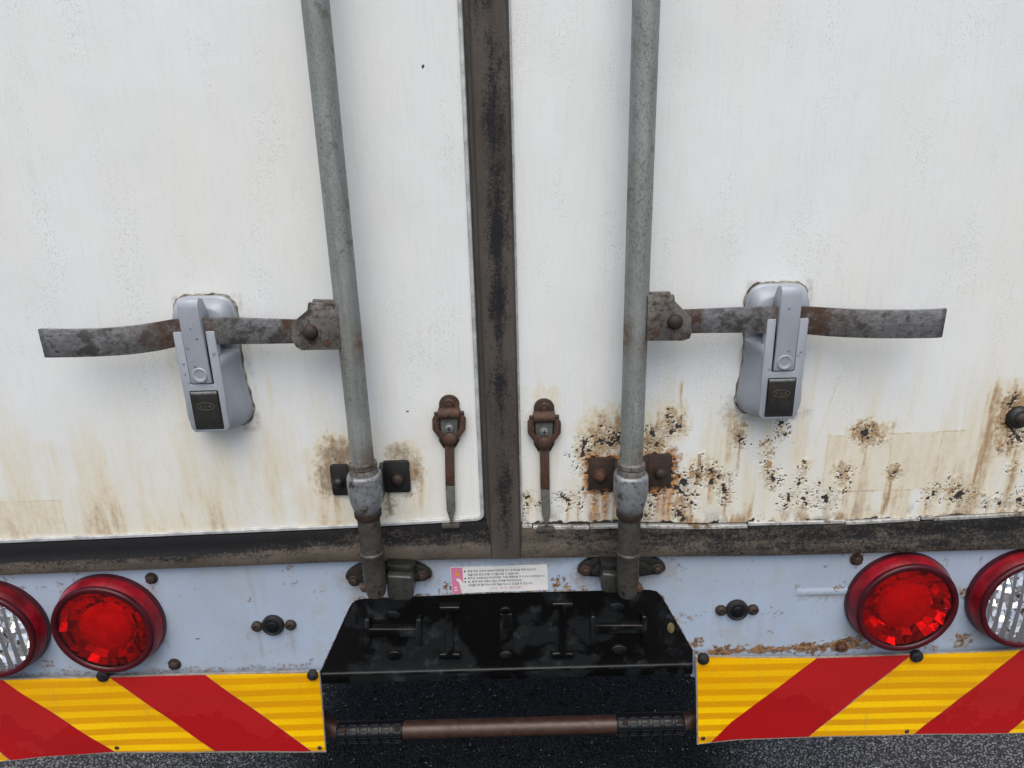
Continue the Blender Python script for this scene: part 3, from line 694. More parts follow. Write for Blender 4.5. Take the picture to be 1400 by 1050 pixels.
# ------------------------------------------------------------------ black plate carrier in the cutout
carrier = empty('plate_carrier', at(695, 870, -.02), truck)
ZB, ZTP = at(690, 913, .002).z, at(690, 800, -.013).z
def pdep(z): return np.interp(z, [ZB, ZTP], [.004, -.012])
def on_plate(px, py):
    v = fwd + rgt * ((px - 700) / FP) - upv * ((py - 525) / FP)
    k = (-.012 - .004) / (ZTP - ZB)                         # d = .004 + k (z - ZB)
    t = (DC - .004 - k * (ZC - ZB)) / (v.y + k * v.z)
    return Vector((v.x * t, -DC + v.y * t, ZC + v.z * t))
nrm = Vector((0, -(ZTP - ZB), .016)).normalized()
if nrm.y > 0: nrm = -nrm
xl, xr = at(447, 919, .004).x, at(936, 908, .004).x
b = B()
prof = [(ZTP + .012, -.0135), (ZB + .004, .0032), (ZB, .0052), (ZB - .0012, .0060), (ZB - .016, .0066), (ZB - .0175, .0), (ZB - .0175, -.02)]
XLz = lambda z: (np.interp(z, cz_[:3], cx_[:3]) if z < cz_[2] else cx_[2]) + .0012
XRz = lambda z: (np.interp(z, cz_[7:][::-1], cx_[7:][::-1]) if z < cz_[7] else cx_[7]) - .0012
prof = [(cz_[5] + .012, -.0142)] + [(z, pdep(z)) for z in np.linspace(cz_[7] - .0005, ZB + .0015, 9)] + prof[2:]
b.loft([[(XLz(z) if i else cx_[2] - .01, -d, z) for i, (z, d) in enumerate(prof)], [(XRz(z) if i else cx_[7] + .01, -d, z) for i, (z, d) in enumerate(prof)]], False, False, False)
b.out('plate_panel', M['gloss'], carrier, .0012, 2, 50)
# side cheeks closing the recess
for pts in (((437, 921), (478, 832)), ((948, 893), (907, 818))):
    p, q = at(*pts[0]), at(*pts[1]); b = B()
    b.loft([[(p.x, .006, p.z - .01), (q.x, .006, q.z), (q.x, .06, q.z), (p.x, .06, p.z - .01)], [(p.x + .002, .006, p.z - .01), (q.x + .002, .006, q.z), (q.x + .002, .06, q.z), (p.x + .002, .06, p.z - .01)]])
    b.out('side_cheek', M['black'], carrier)
def emboss(pts, h, name='embossed_rib', m='gloss', bev=.0022, **k):
    c = [on_plate(*p) for p in pts]; b = B()
    b.loft([[p - nrm * .002 for p in c], [p + nrm * h for p in c]])
    return b.out(name, M[m], carrier, bev, 3, 50, **k)
def ibeam(cx, y0, y1, wv, ws, hs): return [(cx - ws, y0), (cx + ws, y0), (cx + ws, y0 + hs), (cx + wv, y0 + hs), (cx + wv, y1 - hs), (cx + ws, y1 - hs), (cx + ws, y1), (cx - ws, y1), (cx - ws, y1 - hs), (cx - wv, y1 - hs), (cx - wv, y0 + hs), (cx - ws, y0 + hs)]
emboss(ibeam(615, 826, 898, 5, 15, 8), .0075)
emboss(ibeam(769, 821, 897, 5, 15, 8), .0075)
def hbeam(x0, x1, cy0, hv, hs, ws): return [(x0, cy0 - hs), (x0 + ws, cy0 - hs), (x0 + ws, cy0 - hv), (x1 - ws, cy0 - hv), (x1 - ws, cy0 - hs), (x1, cy0 - hs), (x1, cy0 + hs), (x1 - ws, cy0 + hs), (x1 - ws, cy0 + hv), (x0 + ws, cy0 + hv), (x0 + ws, cy0 + hs), (x0, cy0 + hs)][::-1]
emboss(hbeam(499, 577, 862, 6, 19, 8), .0075)
emboss(hbeam(807, 884, 857, 6, 18, 8), .0075)
oval = lambda cx, cy0, rx, ry, n=16: [(cx + rx * math.cos(2 * math.pi * i / n), cy0 + ry * math.sin(2 * math.pi * i / n)) for i in range(n)]
for cx, cy0 in ((537, 840), (539, 895), (843, 829), (846, 887)): emboss(oval(cx, cy0, 11, 6), .0035, 'embossed_stud', bev=.0015)
emboss(oval(692, 894, 9, 5), .004, 'embossed_stud', bev=.0015); emboss(oval(691, 834, 9, 5), .0035, 'embossed_stud', bev=.0015)
emboss([(683, 838), (701, 838), (702, 888), (684, 888)][::-1], .002)
emboss(oval(917, 858, 5, 7), .0016, 'foil_sticker', 'gold', .0003)
for x0, x1 in ((470, 585), (605, 780), (800, 935)):          # folded lip broken by two notches
    z = ZB + .001
    b = B(); b.box(at(x0, 916, .006).x, at(x1, 910, .006).x, .0052, .0072, ZB - .0028, ZB - .0004); b.out('lip_bead', M['gloss'], carrier, .0008)

# ------------------------------------------------------------------ locking bars
def bar(xc, s, px_hub, label):
    """s = +1 for the right door; lever points outwards"""
    D = .045; r = .0138
    root = empty('locking_bar', (xc, -D, at(500, 640, D).z), truck, label=label)
    zk = at(500 if s < 0 else 866, 650 if s < 0 else 648, D).z
    Z = lambda y: at(500 if s < 0 else 866, y, D).z
    c0 = (xc, -D, 0)
    rows = [Z(705)] + list(np.linspace(Z(640), Z(-30), 60)) + [ZT - .02]
    b = B(); b.lathe(c0, [(r, z) for z in rows], 'z', 40)
    o = b.out('pipe', M['pipe'], root)
    me = o.data; a = me.attributes.new('rust', 'FLOAT', 'POINT')
    zz = [v.co.z + WPOS[o.name].z for v in me.vertices]; aa = [math.atan2(v.co.y, v.co.x) for v in me.vertices]
    zh = at(460 if s < 0 else 885, 470 if s < 0 else 455, D).z
    val = []
    for z, an in zip(zz, aa):
        f = max(0, 1 - (z - Z(640)) / .045) * (.5 + .6 * math.cos(an + .3)) + 1.0 * math.exp(-((z - zh) / .022) ** 2) * max(0, -s * math.cos(an) + .1) * 0.9
        f += .9 * math.exp(-((z - zh + .012) / .02) ** 2) * max(0, s * math.cos(an))
        val.append(min(1, max(0, f)))
    a.data.foreach_set('value', val)
    # collar above the clamp
    b = B(); b.lathe(c0, [(.0142, Z(630)), (.0168, Z(632)), (.0172, Z(637)), (.0160, Z(639)), (.0165, Z(641)), (.0172, Z(643)), (.0172, Z(653)), (.0140, Z(655))], 'z', 40)
    b.out('collar', M['hub'], root)
    # clamp sleeve bulging in front of the pipe
    n = 36; rings = []
    for y, k, dz in ((646, .0190, 0), (649, .0208, 0), (660, .0212, 0), (675, .0206, 0), (686, .0186, 0), (694, .0162, 0), (697, .0145, 0)):
        ring = []
        for i in range(n):
            an = 2 * math.pi * i / n; q = 1 / max(abs(math.cos(an)) ** 3.2 + abs(math.sin(an)) ** 3.2, 1e-6) ** (1 / 3.2)
            q = 1 + (q - 1) * .55
            ring.append((xc + k * q * math.cos(an), -D + k * q * math.sin(an) * 1.0, Z(y)))
        rings.append(ring)
    b = B(); b.loft(rings); b.out('clamp_sleeve', M['clamp'], root, .0006)
    b = B(); b.lathe(c0, [(.0150, Z(696)), (.0168, Z(697)), (.0168, Z(704)), (.0150, Z(707))], 'z', 40); b.out('collar', M['rustdark'], root)
    # lower shaft and cam end
    b = B(); b.lathe(c0, [(.0140, Z(704)), (.0142, Z(752)), (.0158, Z(754)), (.0158, Z(757)), (.0142, Z(760)), (.0144, Z(790)), (.0130, Z(806)), (.0115, Z(812))], 'z', 36)
    b.out('cam_shaft', M['shaft'], root)
    zc = Z(790)
    b = B(); b.box(xc - s * .004 - .004, xc - s * .004 + .004, D - .03, D + .012, zc - .02, zc + .006); b.out('cam_lug', M['castdark'], root, .002)
    b = B(); p = at(500 - 0, 803, D) if s < 0 else at(886, 800, D)
    b.hexhead((xc + s * .014, -D + .004, Z(803)), .006, .009); b.out('lug_bolt', M['rust'], root, .0005)
    # guide bracket on the door
    P = [((450, 636), (480, 677)), ((522, 631), (562, 673))] if s < 0 else [((805, 627), (842, 668)), ((884, 622), (917, 665))]
    br = empty('guide_bracket', at(505 if s < 0 else 861, 652 if s < 0 else 646, .006), truck)
    mm = M['rustdark'] if s > 0 else M['black']
    for i, (p, q) in enumerate(P):
        a0, a1 = at(p[0], p[1], .005), at(q[0], q[1], .005)
        b = B(); b.prism(round_rect(a0.x, a1.x, a1.z, a0.z, .004), .0005, .0055); b.out('flange', mm, br, .001)
        cx = a0.x + (a1.x - a0.x) * (.42 if (i == 0) else .55); cz = (a0.z + a1.z) / 2 - .002
        b = B(); b.lathe((cx, -.0055, cz), [(.0095, 0), (.0095, .0015), (.0080, .0018)], 'd', 24); b.out('washer', mm if not (s > 0 and i == 0) else M['rust'], br)
        b = B(); b.lathe((cx, -.0072, cz), [(.0075, 0), (.0074, .003), (.006, .0055), (.0035, .0068), (.0005, .0072)], 'd', 20)
        b.out('bolt', M['rust'] if (s > 0 and i == 0) else (M['rustdark'] if s > 0 or i else M['black']), br, smooth=60)
        xi = a1.x if i == 0 else a0.x                     # web running from the flange up to the sleeve
        xo = xc - .015 if i == 0 else xc + .015
        b = B(); b.loft([[(xi - .003, -.0008, a0.z - .002), (xi - .003, -.0008, a1.z + .004), (xi + .003, -.0054, a1.z + .004), (xi + .003, -.0054, a0.z - .002)],
                         [(xo - .003, -.036, a0.z - .006), (xo - .003, -.036, a1.z + .006), (xo + .003, -.040, a1.z + .006), (xo + .003, -.040, a0.z - .006)]])
        b.out('web', mm, br, .0008)
    # keeper on the lamp panel
    if s < 0: kc, pr, bolts, hook = (530, 786), (471, 590), ((484, 795), (577, 788)), ((527, 786), (566, 818))
    else: kc, pr, bolts, hook = (849, 777), (790, 911), ((801, 781), (899, 779)), ((822, 783), (847, 808))
    kr = empty('bar_keeper', at(*kc, .01), truck)
    a0, a1 = at(pr[0], kc[1], .008), at(pr[1], kc[1], .008)
    zc = at(*kc, .008).z; hw = (a1.x - a0.x) / 2; mx = (a0.x + a1.x) / 2
    out = []
    for i in range(48):
        an = 2 * math.pi * i / 48; c, sn = math.cos(an), math.sin(an)
        hgt = .019 if sn > 0 else .015
        taper = 1 - .22 * abs(c) ** 4
        out.append((mx + hw * (abs(c) ** .75) * (1 if c > 0 else -1), zc - .004 * abs(c) ** 2 + hgt * taper * (abs(sn) ** .8) * (1 if sn > 0 else -1)))
    b = B(); b.prism(out, -.002, .006); b.out('keeper_base', M['castdark'], kr, .0015)
    out2 = [(mx + (x - mx) * .70, zc + (z - zc) * .78) for x, z in out]
    b = B(); b.prism(out2, .0055, .014); b.out('keeper_boss', M['castdark'], kr, .003)
    for p in bolts:
        q = at(*p, .008); b = B(); b.lathe((q.x, -.0055, q.z), [(.0082, 0), (.0082, .002), (.006, .0025)], 'd', 20); b.hexhead((q.x, -.0075, q.z), .0055, .004)
        b.out('keeper_bolt', M['rustdark'], kr, .0004)
    h0, h1 = at(*hook[0], .034), at(*hook[1], .034)
    w_ = h1.x - h0.x
    out = [(h0.x, h1.z + .004), (h0.x + .005, h1.z - .002), (h1.x - .005, h1.z - .003), (h1.x, h1.z + .004), (h1.x, h0.z - .006), (h1.x - .001, h0.z - .003), (h0.x + .001, h0.z)]
    b = B(); b.prism(out, .004, .036); b.out('keeper_hook', M['dullhook'] if 'dullhook' in M else M['castdark'], kr, .003, 3)
    e0 = at(hook[0][0] + (4 if s < 0 else 0), hook[0][1] - 9, .024); 
    b = B(); b.loft([[(h0.x - .001, -.008, h0.z + .010), (h1.x + .003, -.008, h0.z + .006), (h1.x + .003, -.008, h0.z - .004), (h0.x - .001, -.008, h0.z - .002)],
                     [(h0.x + .001, -.026, h0.z + .009), (h1.x - .001, -.026, h0.z + .005), (h1.x - .001, -.026, h0.z - .004), (h0.x + .001, -.026, h0.z - .002)]])
    b.out('keeper_rib', M['castdark'], kr, .002, 2)
    # lever hub welded to the pipe
    hub = empty('lever', at(*px_hub, .05), truck)
    if s < 0: O = [(462, 415), (421, 414), (420, 424), (400, 441), (398, 463), (404, 474), (412, 479), (466, 478)]
    else: O = [(886, 404), (922, 403), (923, 412), (945, 434), (946, 455), (943, 463), (934, 466), (884, 466)]
    O = [(at(*p, .057).x, at(*p, .057).z) for p in O]
    b = B(); b.prism(O, .0525, .0575); b.out('hub_plate', M['hub'], hub, .001)
    O2 = [(x, z) for x, z in O]
    b = B(); b.prism([(x, z) for x, z in O], .034, .039); b.out('hub_plate', M['hub'], hub, .001)
    sx = xc + s * .010
    b = B(); b.box(min(sx, sx + s * .012), max(sx, sx + s * .012), .036, .0555, O[-1][1] + .002, O[0][1] - .002); b.out('hub_weld', M['hub'], hub, .003, 3)
    q = at(*((423, 455) if s < 0 else (924, 441)), .062)
    b = B(); b.lathe((q.x, -.0572, q.z), [(.0088, 0), (.0084, .003), (.0066, .0056), (.0035, .0070), (.0005, .0074)], 'd', 24); b.out('rivet', M['rustdark'], hub, smooth=70)
    q = at(*((447, 469) if s < 0 else (897, 455)), .0575)
    b = B(); b.lathe((q.x, -.0572, q.z), [(.0042, 0), (.0040, .0012), (.002, .0014)], 'd', 14); b.out('weld_dot', M['rust'], hub, smooth=60)
    # the strap itself
    if s < 0: CL = [(425, 453, .0455, 32), (398, 453, .0455, 32), (350, 452.5, .043, 35), (300, 452, .037, 36), (240, 455, .036, 37), (215, 460, .040, 38), (180, 465, .047, 38), (140, 468, .052, 37.5), (100, 469, .055, 38), (66, 469, .057, 39), (58, 469, .061, 39)]
    else: CL = [(920, 440, .0455, 32), (948, 439, .0455, 32), (1000, 437.5, .043, 34), (1045, 437, .037, 36), (1104, 438, .036, 37), (1130, 440, .039, 38), (1165, 442, .046, 38), (1200, 443, .051, 38), (1250, 443, .055, 38), (1283, 442, .057, 39), (1290, 441, .061, 39)]
    pts = []
    for px, py, d, h in CL:
        p = at(px, py, d); hh = (at(px, py - h / 2, d).z - at(px, py + h / 2, d).z) / 2
        pts.append((p.x, p.z, d, hh))
    pts = np.array(pts); t = np.arange(len(pts)); tt = np.linspace(0, len(pts) - 1, 70)
    sm = np.stack([np.interp(tt, t, pts[:, k]) for k in range(4)], 1)
    for k in range(1, 4):
        for _ in range(3): sm[1:-1, k] = (sm[:-2, k] + sm[1:-1, k] * 2 + sm[2:, k]) / 4
    b = B(); th = .0026
    b.loft([[(x, -(d - th), z + h), (x, -(d - th), z - h), (x, -(d + th), z - h), (x, -(d + th), z + h)] for x, z, d, h in sm])
    o = b.out('strap', M['lever'], hub, .0009, 2)
    a = o.data.attributes.new('rust', 'FLOAT', 'POINT')
    xlt = at(265, 450, .036).x if s < 0 else at(1085, 440, .036).x
    a.data.foreach_set('value', [min(1, math.exp(-((v.co.x + WPOS[o.name].x - xlt + s * .0 - s * .012) / .042) ** 2) * .95 + .8 * (abs(v.co.x + WPOS[o.name].x - pts[0][0]) < .032)) for v in o.data.vertices])
M['dullhook'] = mat_metal('worn_keeper_hook', (.075, .078, .072), (.025, .025, .022), (.06, .04, .028), .58, .75, .5, .38)
M['shaft'] = mat_metal('grimy_shaft_steel', (.085, .083, .073), (.028, .027, .023), (.075, .052, .038), .50, .66, .35, .48)
bar(-.1834, -1, (423, 455), 'grey speckled locking bar on the left door')
bar(.1426, 1, (924, 440), 'grey speckled locking bar on the rusty right door')

# ------------------------------------------------------------------ lever latches
def text_mesh(body, size, extrude=0., shear=0., space=1.0):
    cu = bpy.data.curves.new('t', 'FONT'); cu.body = body; cu.size = size; cu.extrude = extrude; cu.shear = shear; cu.space_character = space
    cu.align_x = 'LEFT'; cu.resolution_u = 3
    o = bpy.data.objects.new('t', cu); C.objects.link(o)
    dg = bpy.context.evaluated_depsgraph_get(); dg.update()
    me = bpy.data.meshes.new_from_object(o.evaluated_get(dg))
    bpy.data.objects.remove(o); bpy.data.curves.remove(cu)
    return me
def latch(s, top, bot, tilt=0):
    zt, zb = at(*top, .006).z, at(*bot, .024).z
    k = (zt - zb) / .166; xc = at(*top, .006).x
    zb_ref = at(1052, 573, .024).z; k_ref = (at(1066, 388, .006).z - zb_ref) / .166
    root = empty('lever_latch', (xc, 0, zb), truck)
    X = lambda u: xc + u * k
    Zf = lambda v: zb + v * k
    half = [(0, 0), (.022, .0004), (.032, .005), (.0385, .016), (.0392, .030), (.0372, .046), (.0350, .064), (.0345, .085), (.0355, .108), (.0378, .132), (.0372, .148), (.0325, .160), (.022, .1656), (0, .166)]
    def ring(h, d, n=28):
        p = resample(catmull(h, 5), n); q = [(u, v) for u, v in p] + [(-u, v) for u, v in p[1:-1][::-1]]
        return [(X(u), -d * k, Zf(v)) for u, v in q]
    b = B(); b.loft([ring(half, .0), ring(half, .004), ring([(u * .97, .166 * .015 + v * .97) for u, v in half], .007)]); b.out('back_plate', M['latch'], root, .0006)
    sb = random.Random(int(xc * 1000)); ph = sb.uniform(0, 6)
    bead = lambda f, d: [(x + (x - X(0)) * f * (1 + .5 * math.sin(i * 1.7 + ph)) , y, z + (z - Zf(.083)) * f * .55 * (1 + .5 * math.sin(i * 2.3 + ph))) for i, (x, y, z) in enumerate(ring(half, d, 40))]
    b = B(); b.loft([bead(.045, -.0002), bead(.035, .0016), bead(-.02, .0022)]); b.out('sealant_bead', M['bead'], root, smooth=60)
    # top cap
    capb = [(0, .119), (.030, .119), (.0345, .124), (.0355, .140), (.034, .152), (.029, .160), (.018, .1635), (0, .164)]
    capf = [(0, .120), (.025, .120), (.029, .124), (.030, .136), (.028, .145), (.023, .151), (.014, .154), (0, .1545)]
    b = B(); b.loft([ring(capb, .006), ring(capb, .009), ring([((a[0] + c[0]) / 2 * 1.03, (a[1] + c[1]) / 2) for a, c in zip(capb, capf)], .017), ring(capf, .021), ring([(u * .9, .137 + (v - .137) * .88) for u, v in capf], .0222)])
    b.out('latch_cap', M['latch'], root, smooth=50)
    # body
    h0 = [(0, .001), (.020, .0015), (.031, .006), (.0372, .016), (.038, .030), (.036, .046), (.0337, .064), (.0332, .082), (.034, .1005), (0, .104)]
    hm = [(0, .0015), (.019, .002), (.029, .006), (.0345, .016), (.035, .030), (.0325, .046), (.0305, .064), (.030, .082), (.0305, .100), (0, .1035)]
    hf = [(0, .007), (.0155, .0075), (.0205, .010), (.0235, .018), (.0248, .030), (.0250, .046), (.0248, .064), (.0245, .082), (.0245, .0995), (0, .102)]
    mixh = lambda f: [((1 - f) * a[0] + f * c[0], (1 - f) * a[1] + f * c[1]) for a, c in zip(hm, hf)]
    b = B(); b.loft([ring(h0, .005), ring(h0, .010), ring(hm, .020), ring(mixh(.45), .030), ring(mixh(.85), .0365), ring(mixh(1.0), .0385), ring([(u * .93, .05 + (v - .05) * .97) for u, v in hf], .0396)])
    b.out('latch_body', M['latch'], root, smooth=42)
    FZ = lambda py, d=.0405: (at(1066, py, d * k).z - zb_ref) / k_ref     # heights read on the right-hand latch
    vb = FZ(507, .0425)
    b = B()
    o_ = [(-.0232, .012), (-.0190, .0065), (.0190, .0065), (.0232, .012), (.0246, .060), (.0242, FZ(437)), (.0225, FZ(436)), (.0136, FZ(436)), (.0136, vb - .0014), (-.0136, vb - .0014), (-.0136, FZ(436)), (-.0225, FZ(436)), (-.0242, FZ(437)), (-.0246, .060)]
    b.prism([(X(u), Zf(v)) for u, v in o_], .0310 * k, .0416 * k); b.out('face_plate', M['latch'], root, .0011, 2)
    b = B(); b.prism(round_rect(X(-.0134), X(.0134), Zf(vb - .0018), Zf(FZ(446)), .001), .0350 * k, .0402 * k); b.out('arm_slot', M['black'], root)
    b = B(); b.prism(round_rect(X(-.0172), X(.0172), Zf(FZ(569)), Zf(FZ(516)), .002), .0370 * k, .0418 * k); b.out('button_slot', M['black'], root)
    # hook arm: side profile extruded across its width
    prof = [(.0385, vb), (.0432, vb), (.0438, .075), (.0446, .105), (.0455, .135), (.0458, .159), (.0450, .1650), (.0425, .1690), (.0370, .1705), (.0300, .1670), (.0240, .156), (.0210, .147), (.0210, .1430), (.0255, .1435), (.0310, .1410), (.0345, .135), (.0375, .126), (.0400, .112), (.0405, .090)]
    b = B(); b.loft([[(X(u), -d * k, Zf(v)) for d, v in prof] for u in (-.0121, .0121)]); b.out('hook_arm', M['latch'], root, .0011, 2)
    # thumb dimple on the arm: a shallow dish with a raised lip
    c = (X(0), -.0434 * k, Zf(vb + .0108))
    b = B(); b.lathe(c, [(.0096 * k, -.001), (.0094 * k, .0004), (.0088 * k, .0016), (.0080 * k, .0020), (.0062 * k, .0009), (.0038 * k, .0003), (.0005, .0001)], 'd', 28); b.out('thumb_dimple', M['latch'], root, smooth=60)
    rd = random.Random(11 if s < 0 else 12); b = B()
    for i in range(9 if s < 0 else 5):                    # rain drops standing on the arm and face
        u, v, d = ((rd.uniform(-.009, .009), rd.uniform(.085, .145), .0445) if i % 2 else (rd.choice((-1, 1)) * rd.uniform(.015, .0205), rd.uniform(.06, .112), .0414))
        if i % 2: d = np.interp(v, [.075, .105, .135, .159], [.0436, .0444, .0453, .0456])
        r_ = rd.uniform(.0011, .0021)
        b.lathe((X(u), -d * k, Zf(v)), [(r_, 0), (r_ * .92, r_ * .3), (r_ * .6, r_ * .55), (r_ * .05, r_ * .65)], 'd', 12)
    b.out('water_drops', M['drop'], root, smooth=80, kind='stuff')
    # dark release button with an oval emblem
    v0, v1 = FZ(568, .0415), FZ(518.5, .0425)
    pr = [(.0385, v0), (.0414, v0 + .001), (.0422, v0 + .007), (.0429, v0 + .016), (.0431, v1 - .006), (.0428, v1 - .0014), (.0418, v1), (.0385, v1)]
    b = B(); b.loft([[(X(u * (1 - .06 * (v < v0 + .002))), -d * k, Zf(v)) for d, v in pr] for u in (-.0158, .0158)]); bt = b.out('release_button', M['badge'], root, .0007)
    b = B(); b.loft([[(X(u), -d * k, Zf(v)) for d, v in ((.0409, v1 - .0030), (.0434, v1 - .0030), (.0430, v1 + .0002), (.0409, v1 + .0004))] for u in (-.0156, .0156)]); b.out('button_edge', M['zinc'], root, .0005)
    n = 40; rings = []
    cz = Zf(FZ(538, .0425)); ex, ez = .0112 * k, .0052 * k
    for f, d in ((1.0, .0428), (.985, .0437), (.90, .0437), (.885, .0428)):
        rings.append([(X(0) + ex * f * math.cos(2 * math.pi * i / n), -d * k, cz + ez * (1 - (1 - f) * 2.0) * math.sin(2 * math.pi * i / n)) for i in range(n)])
    b = B(); b.loft(rings, False, False); b.out('emblem_ring', M['badgeline'], root)
    me = text_mesh('KIA', .0072 * k, .0003, .15, 1.15)
    co = np.array([v.co[:] for v in me.vertices]); cen = (co.max(0) + co.min(0)) / 2; sx = (.0150 * k) / (co[:, 0].max() - co[:, 0].min())
    me.transform(Matrix(((sx, 0, 0, X(0) - cen[0] * sx), (0, 0, -1, -.0433 * k), (0, .95, 0, cz - cen[1] * .95), (0, 0, 0, 1))))
    link('emblem_letters', me, M['badgeline'], root, smooth=30)
M['bead'] = mat_metal('grimy_sealant', (.36, .33, .27), (.08, .07, .055), (.10, .08, .055), .42, .62, 0, .7)
M['drop'] = mat_lens('water_drop', (.95, .96, .97), .02)
latch(-1, (275, 405), (293, 590))
latch(1, (1066, 388), (1052, 573))

# ------------------------------------------------------------------ door hold-back hooks
def hook(px, py, label):
    D0 = .001
    c = at(px, py, .006); root = empty('hold_back_hook', c, truck, label=label)
    P = lambda dx, dy, d=.008: (at(px + dx, py + dy, d).x, at(px + dx, py + dy, d).z)
    b = B(); top = [P(14 * math.cos(a), 12 - 14 * math.sin(a) * .9, .004) for a in np.linspace(0, math.pi, 12)]
    b.prism(top + [P(-14, 62, .004), P(-8, 72, .004), P(8, 72, .004), P(14, 62, .004)], .0005, .0035); b.out('mount_plate', M['rustdark'], root, .0007)
    q = at(px, py + 11, .005); b = B(); b.lathe((q.x, -.0035, q.z), [(.0065, 0), (.0062, .0018), (.0045, .003), (.0042, .0016), (.0030, .0014), (.0028, .0028), (.0005, .0030)], 'd', 20); b.out('mount_rivet', M['rust'], root, smooth=40)
    # rolled knuckle and its pin
    a, e = at(px - 15, py + 25, .010), at(px + 15, py + 25, .010)
    b = B(); b.lathe((a.x, -.0085, a.z), [(.0058, 0), (.0072, .001), (.0072, e.x - a.x - .001), (.0058, e.x - a.x)], 'x', 20); b.out('knuckle', M['rust'], root)
    b = B(); b.lathe((a.x - .005, -.0085, a.z), [(.0025, 0), (.0025, e.x - a.x + .010)], 'x', 12); b.out('hinge_pin', M['rustdark'], root)
    # zinc boss with a screw between the arms
    b = B(); b.prism([P(-13, 30), P(13, 30), P(11, 52), P(5, 58), P(-5, 58), P(-11, 52)], .0035, .0075); b.out('boss', M['dullstrap'], root, .002, 3)
    q = at(px, py + 44, .008); b = B(); b.lathe((q.x, -.0075, q.z), [(.0068, 0), (.0064, .0015), (.0058, .0016), (.0052, .0034), (.003, .0042), (.0005, .0043)], 'd', 20); b.out('boss_screw', M['zinc'], root, smooth=40)
    b = B(); b.box(q.x - .003, q.x + .003, .0112, .0121, q.z - .0006, q.z + .0006); b.box(q.x - .0006, q.x + .0006, .0112, .0122, q.z - .003, q.z + .003); b.out('screw_recess', M['black'], root)
    # two arms of the loop
    for sd in (-1, 1):
        pts = [P(sd * 13, 22), P(sd * 18, 23), P(sd * 23, 32), P(sd * 22.5, 46), P(sd * 7, 66), P(sd * 2, 66), P(sd * 2, 60), P(sd * 15, 44), P(sd * 15, 34), P(sd * 12, 30)]
        if sd < 0: pts = pts[::-1]
        b = B(); b.prism(pts, .0045, .0105); b.out('loop_arm', M['rust'], root, .0009)
    q = at(px + 1, py + 60, .012); b = B(); b.lathe((q.x, -.0095, q.z), [(.0086, 0), (.0084, .003), (.0065, .0046), (.0005, .0050)], 'd', 20); b.out('pivot', M['rust'], root, smooth=50)
    # strap, rusty above and bare below, pointed at its tip
    b = B(); b.prism([P(-6, 66), P(7, 66), P(7.6, 123), P(-5.0, 123)], .0050, .0088); b.out('hook_strap', M['rust'], root, .0008)
    b = B(); b.prism([P(-5.0, 123.3), P(7.6, 123.3), P(8.6, 157), P(6.0, 167), P(4.6, 174), P(1.6, 174), P(.2, 167), P(-3.2, 157)], .0050, .0088); b.out('strap_tip', M['dullstrap'], root, .0008)
    # shoulder the tip rests on
    a = at(px + 2, py + 179, .009); b = B(); b.prism(round_rect(a.x - .012, a.x + .012, a.z - .0035, a.z + .003, .0028), .002, .0085); b.out('strap_rest', M['sillbit'], root, .001)
M['sillbit'] = mat_plain('grimy_rest', (.085, .075, .06), .7, .1, .5, .6)
hook(614, 541, 'rusty hold-back hook on the left door')
hook(744, 546, 'rusty hold-back hook on the right door')

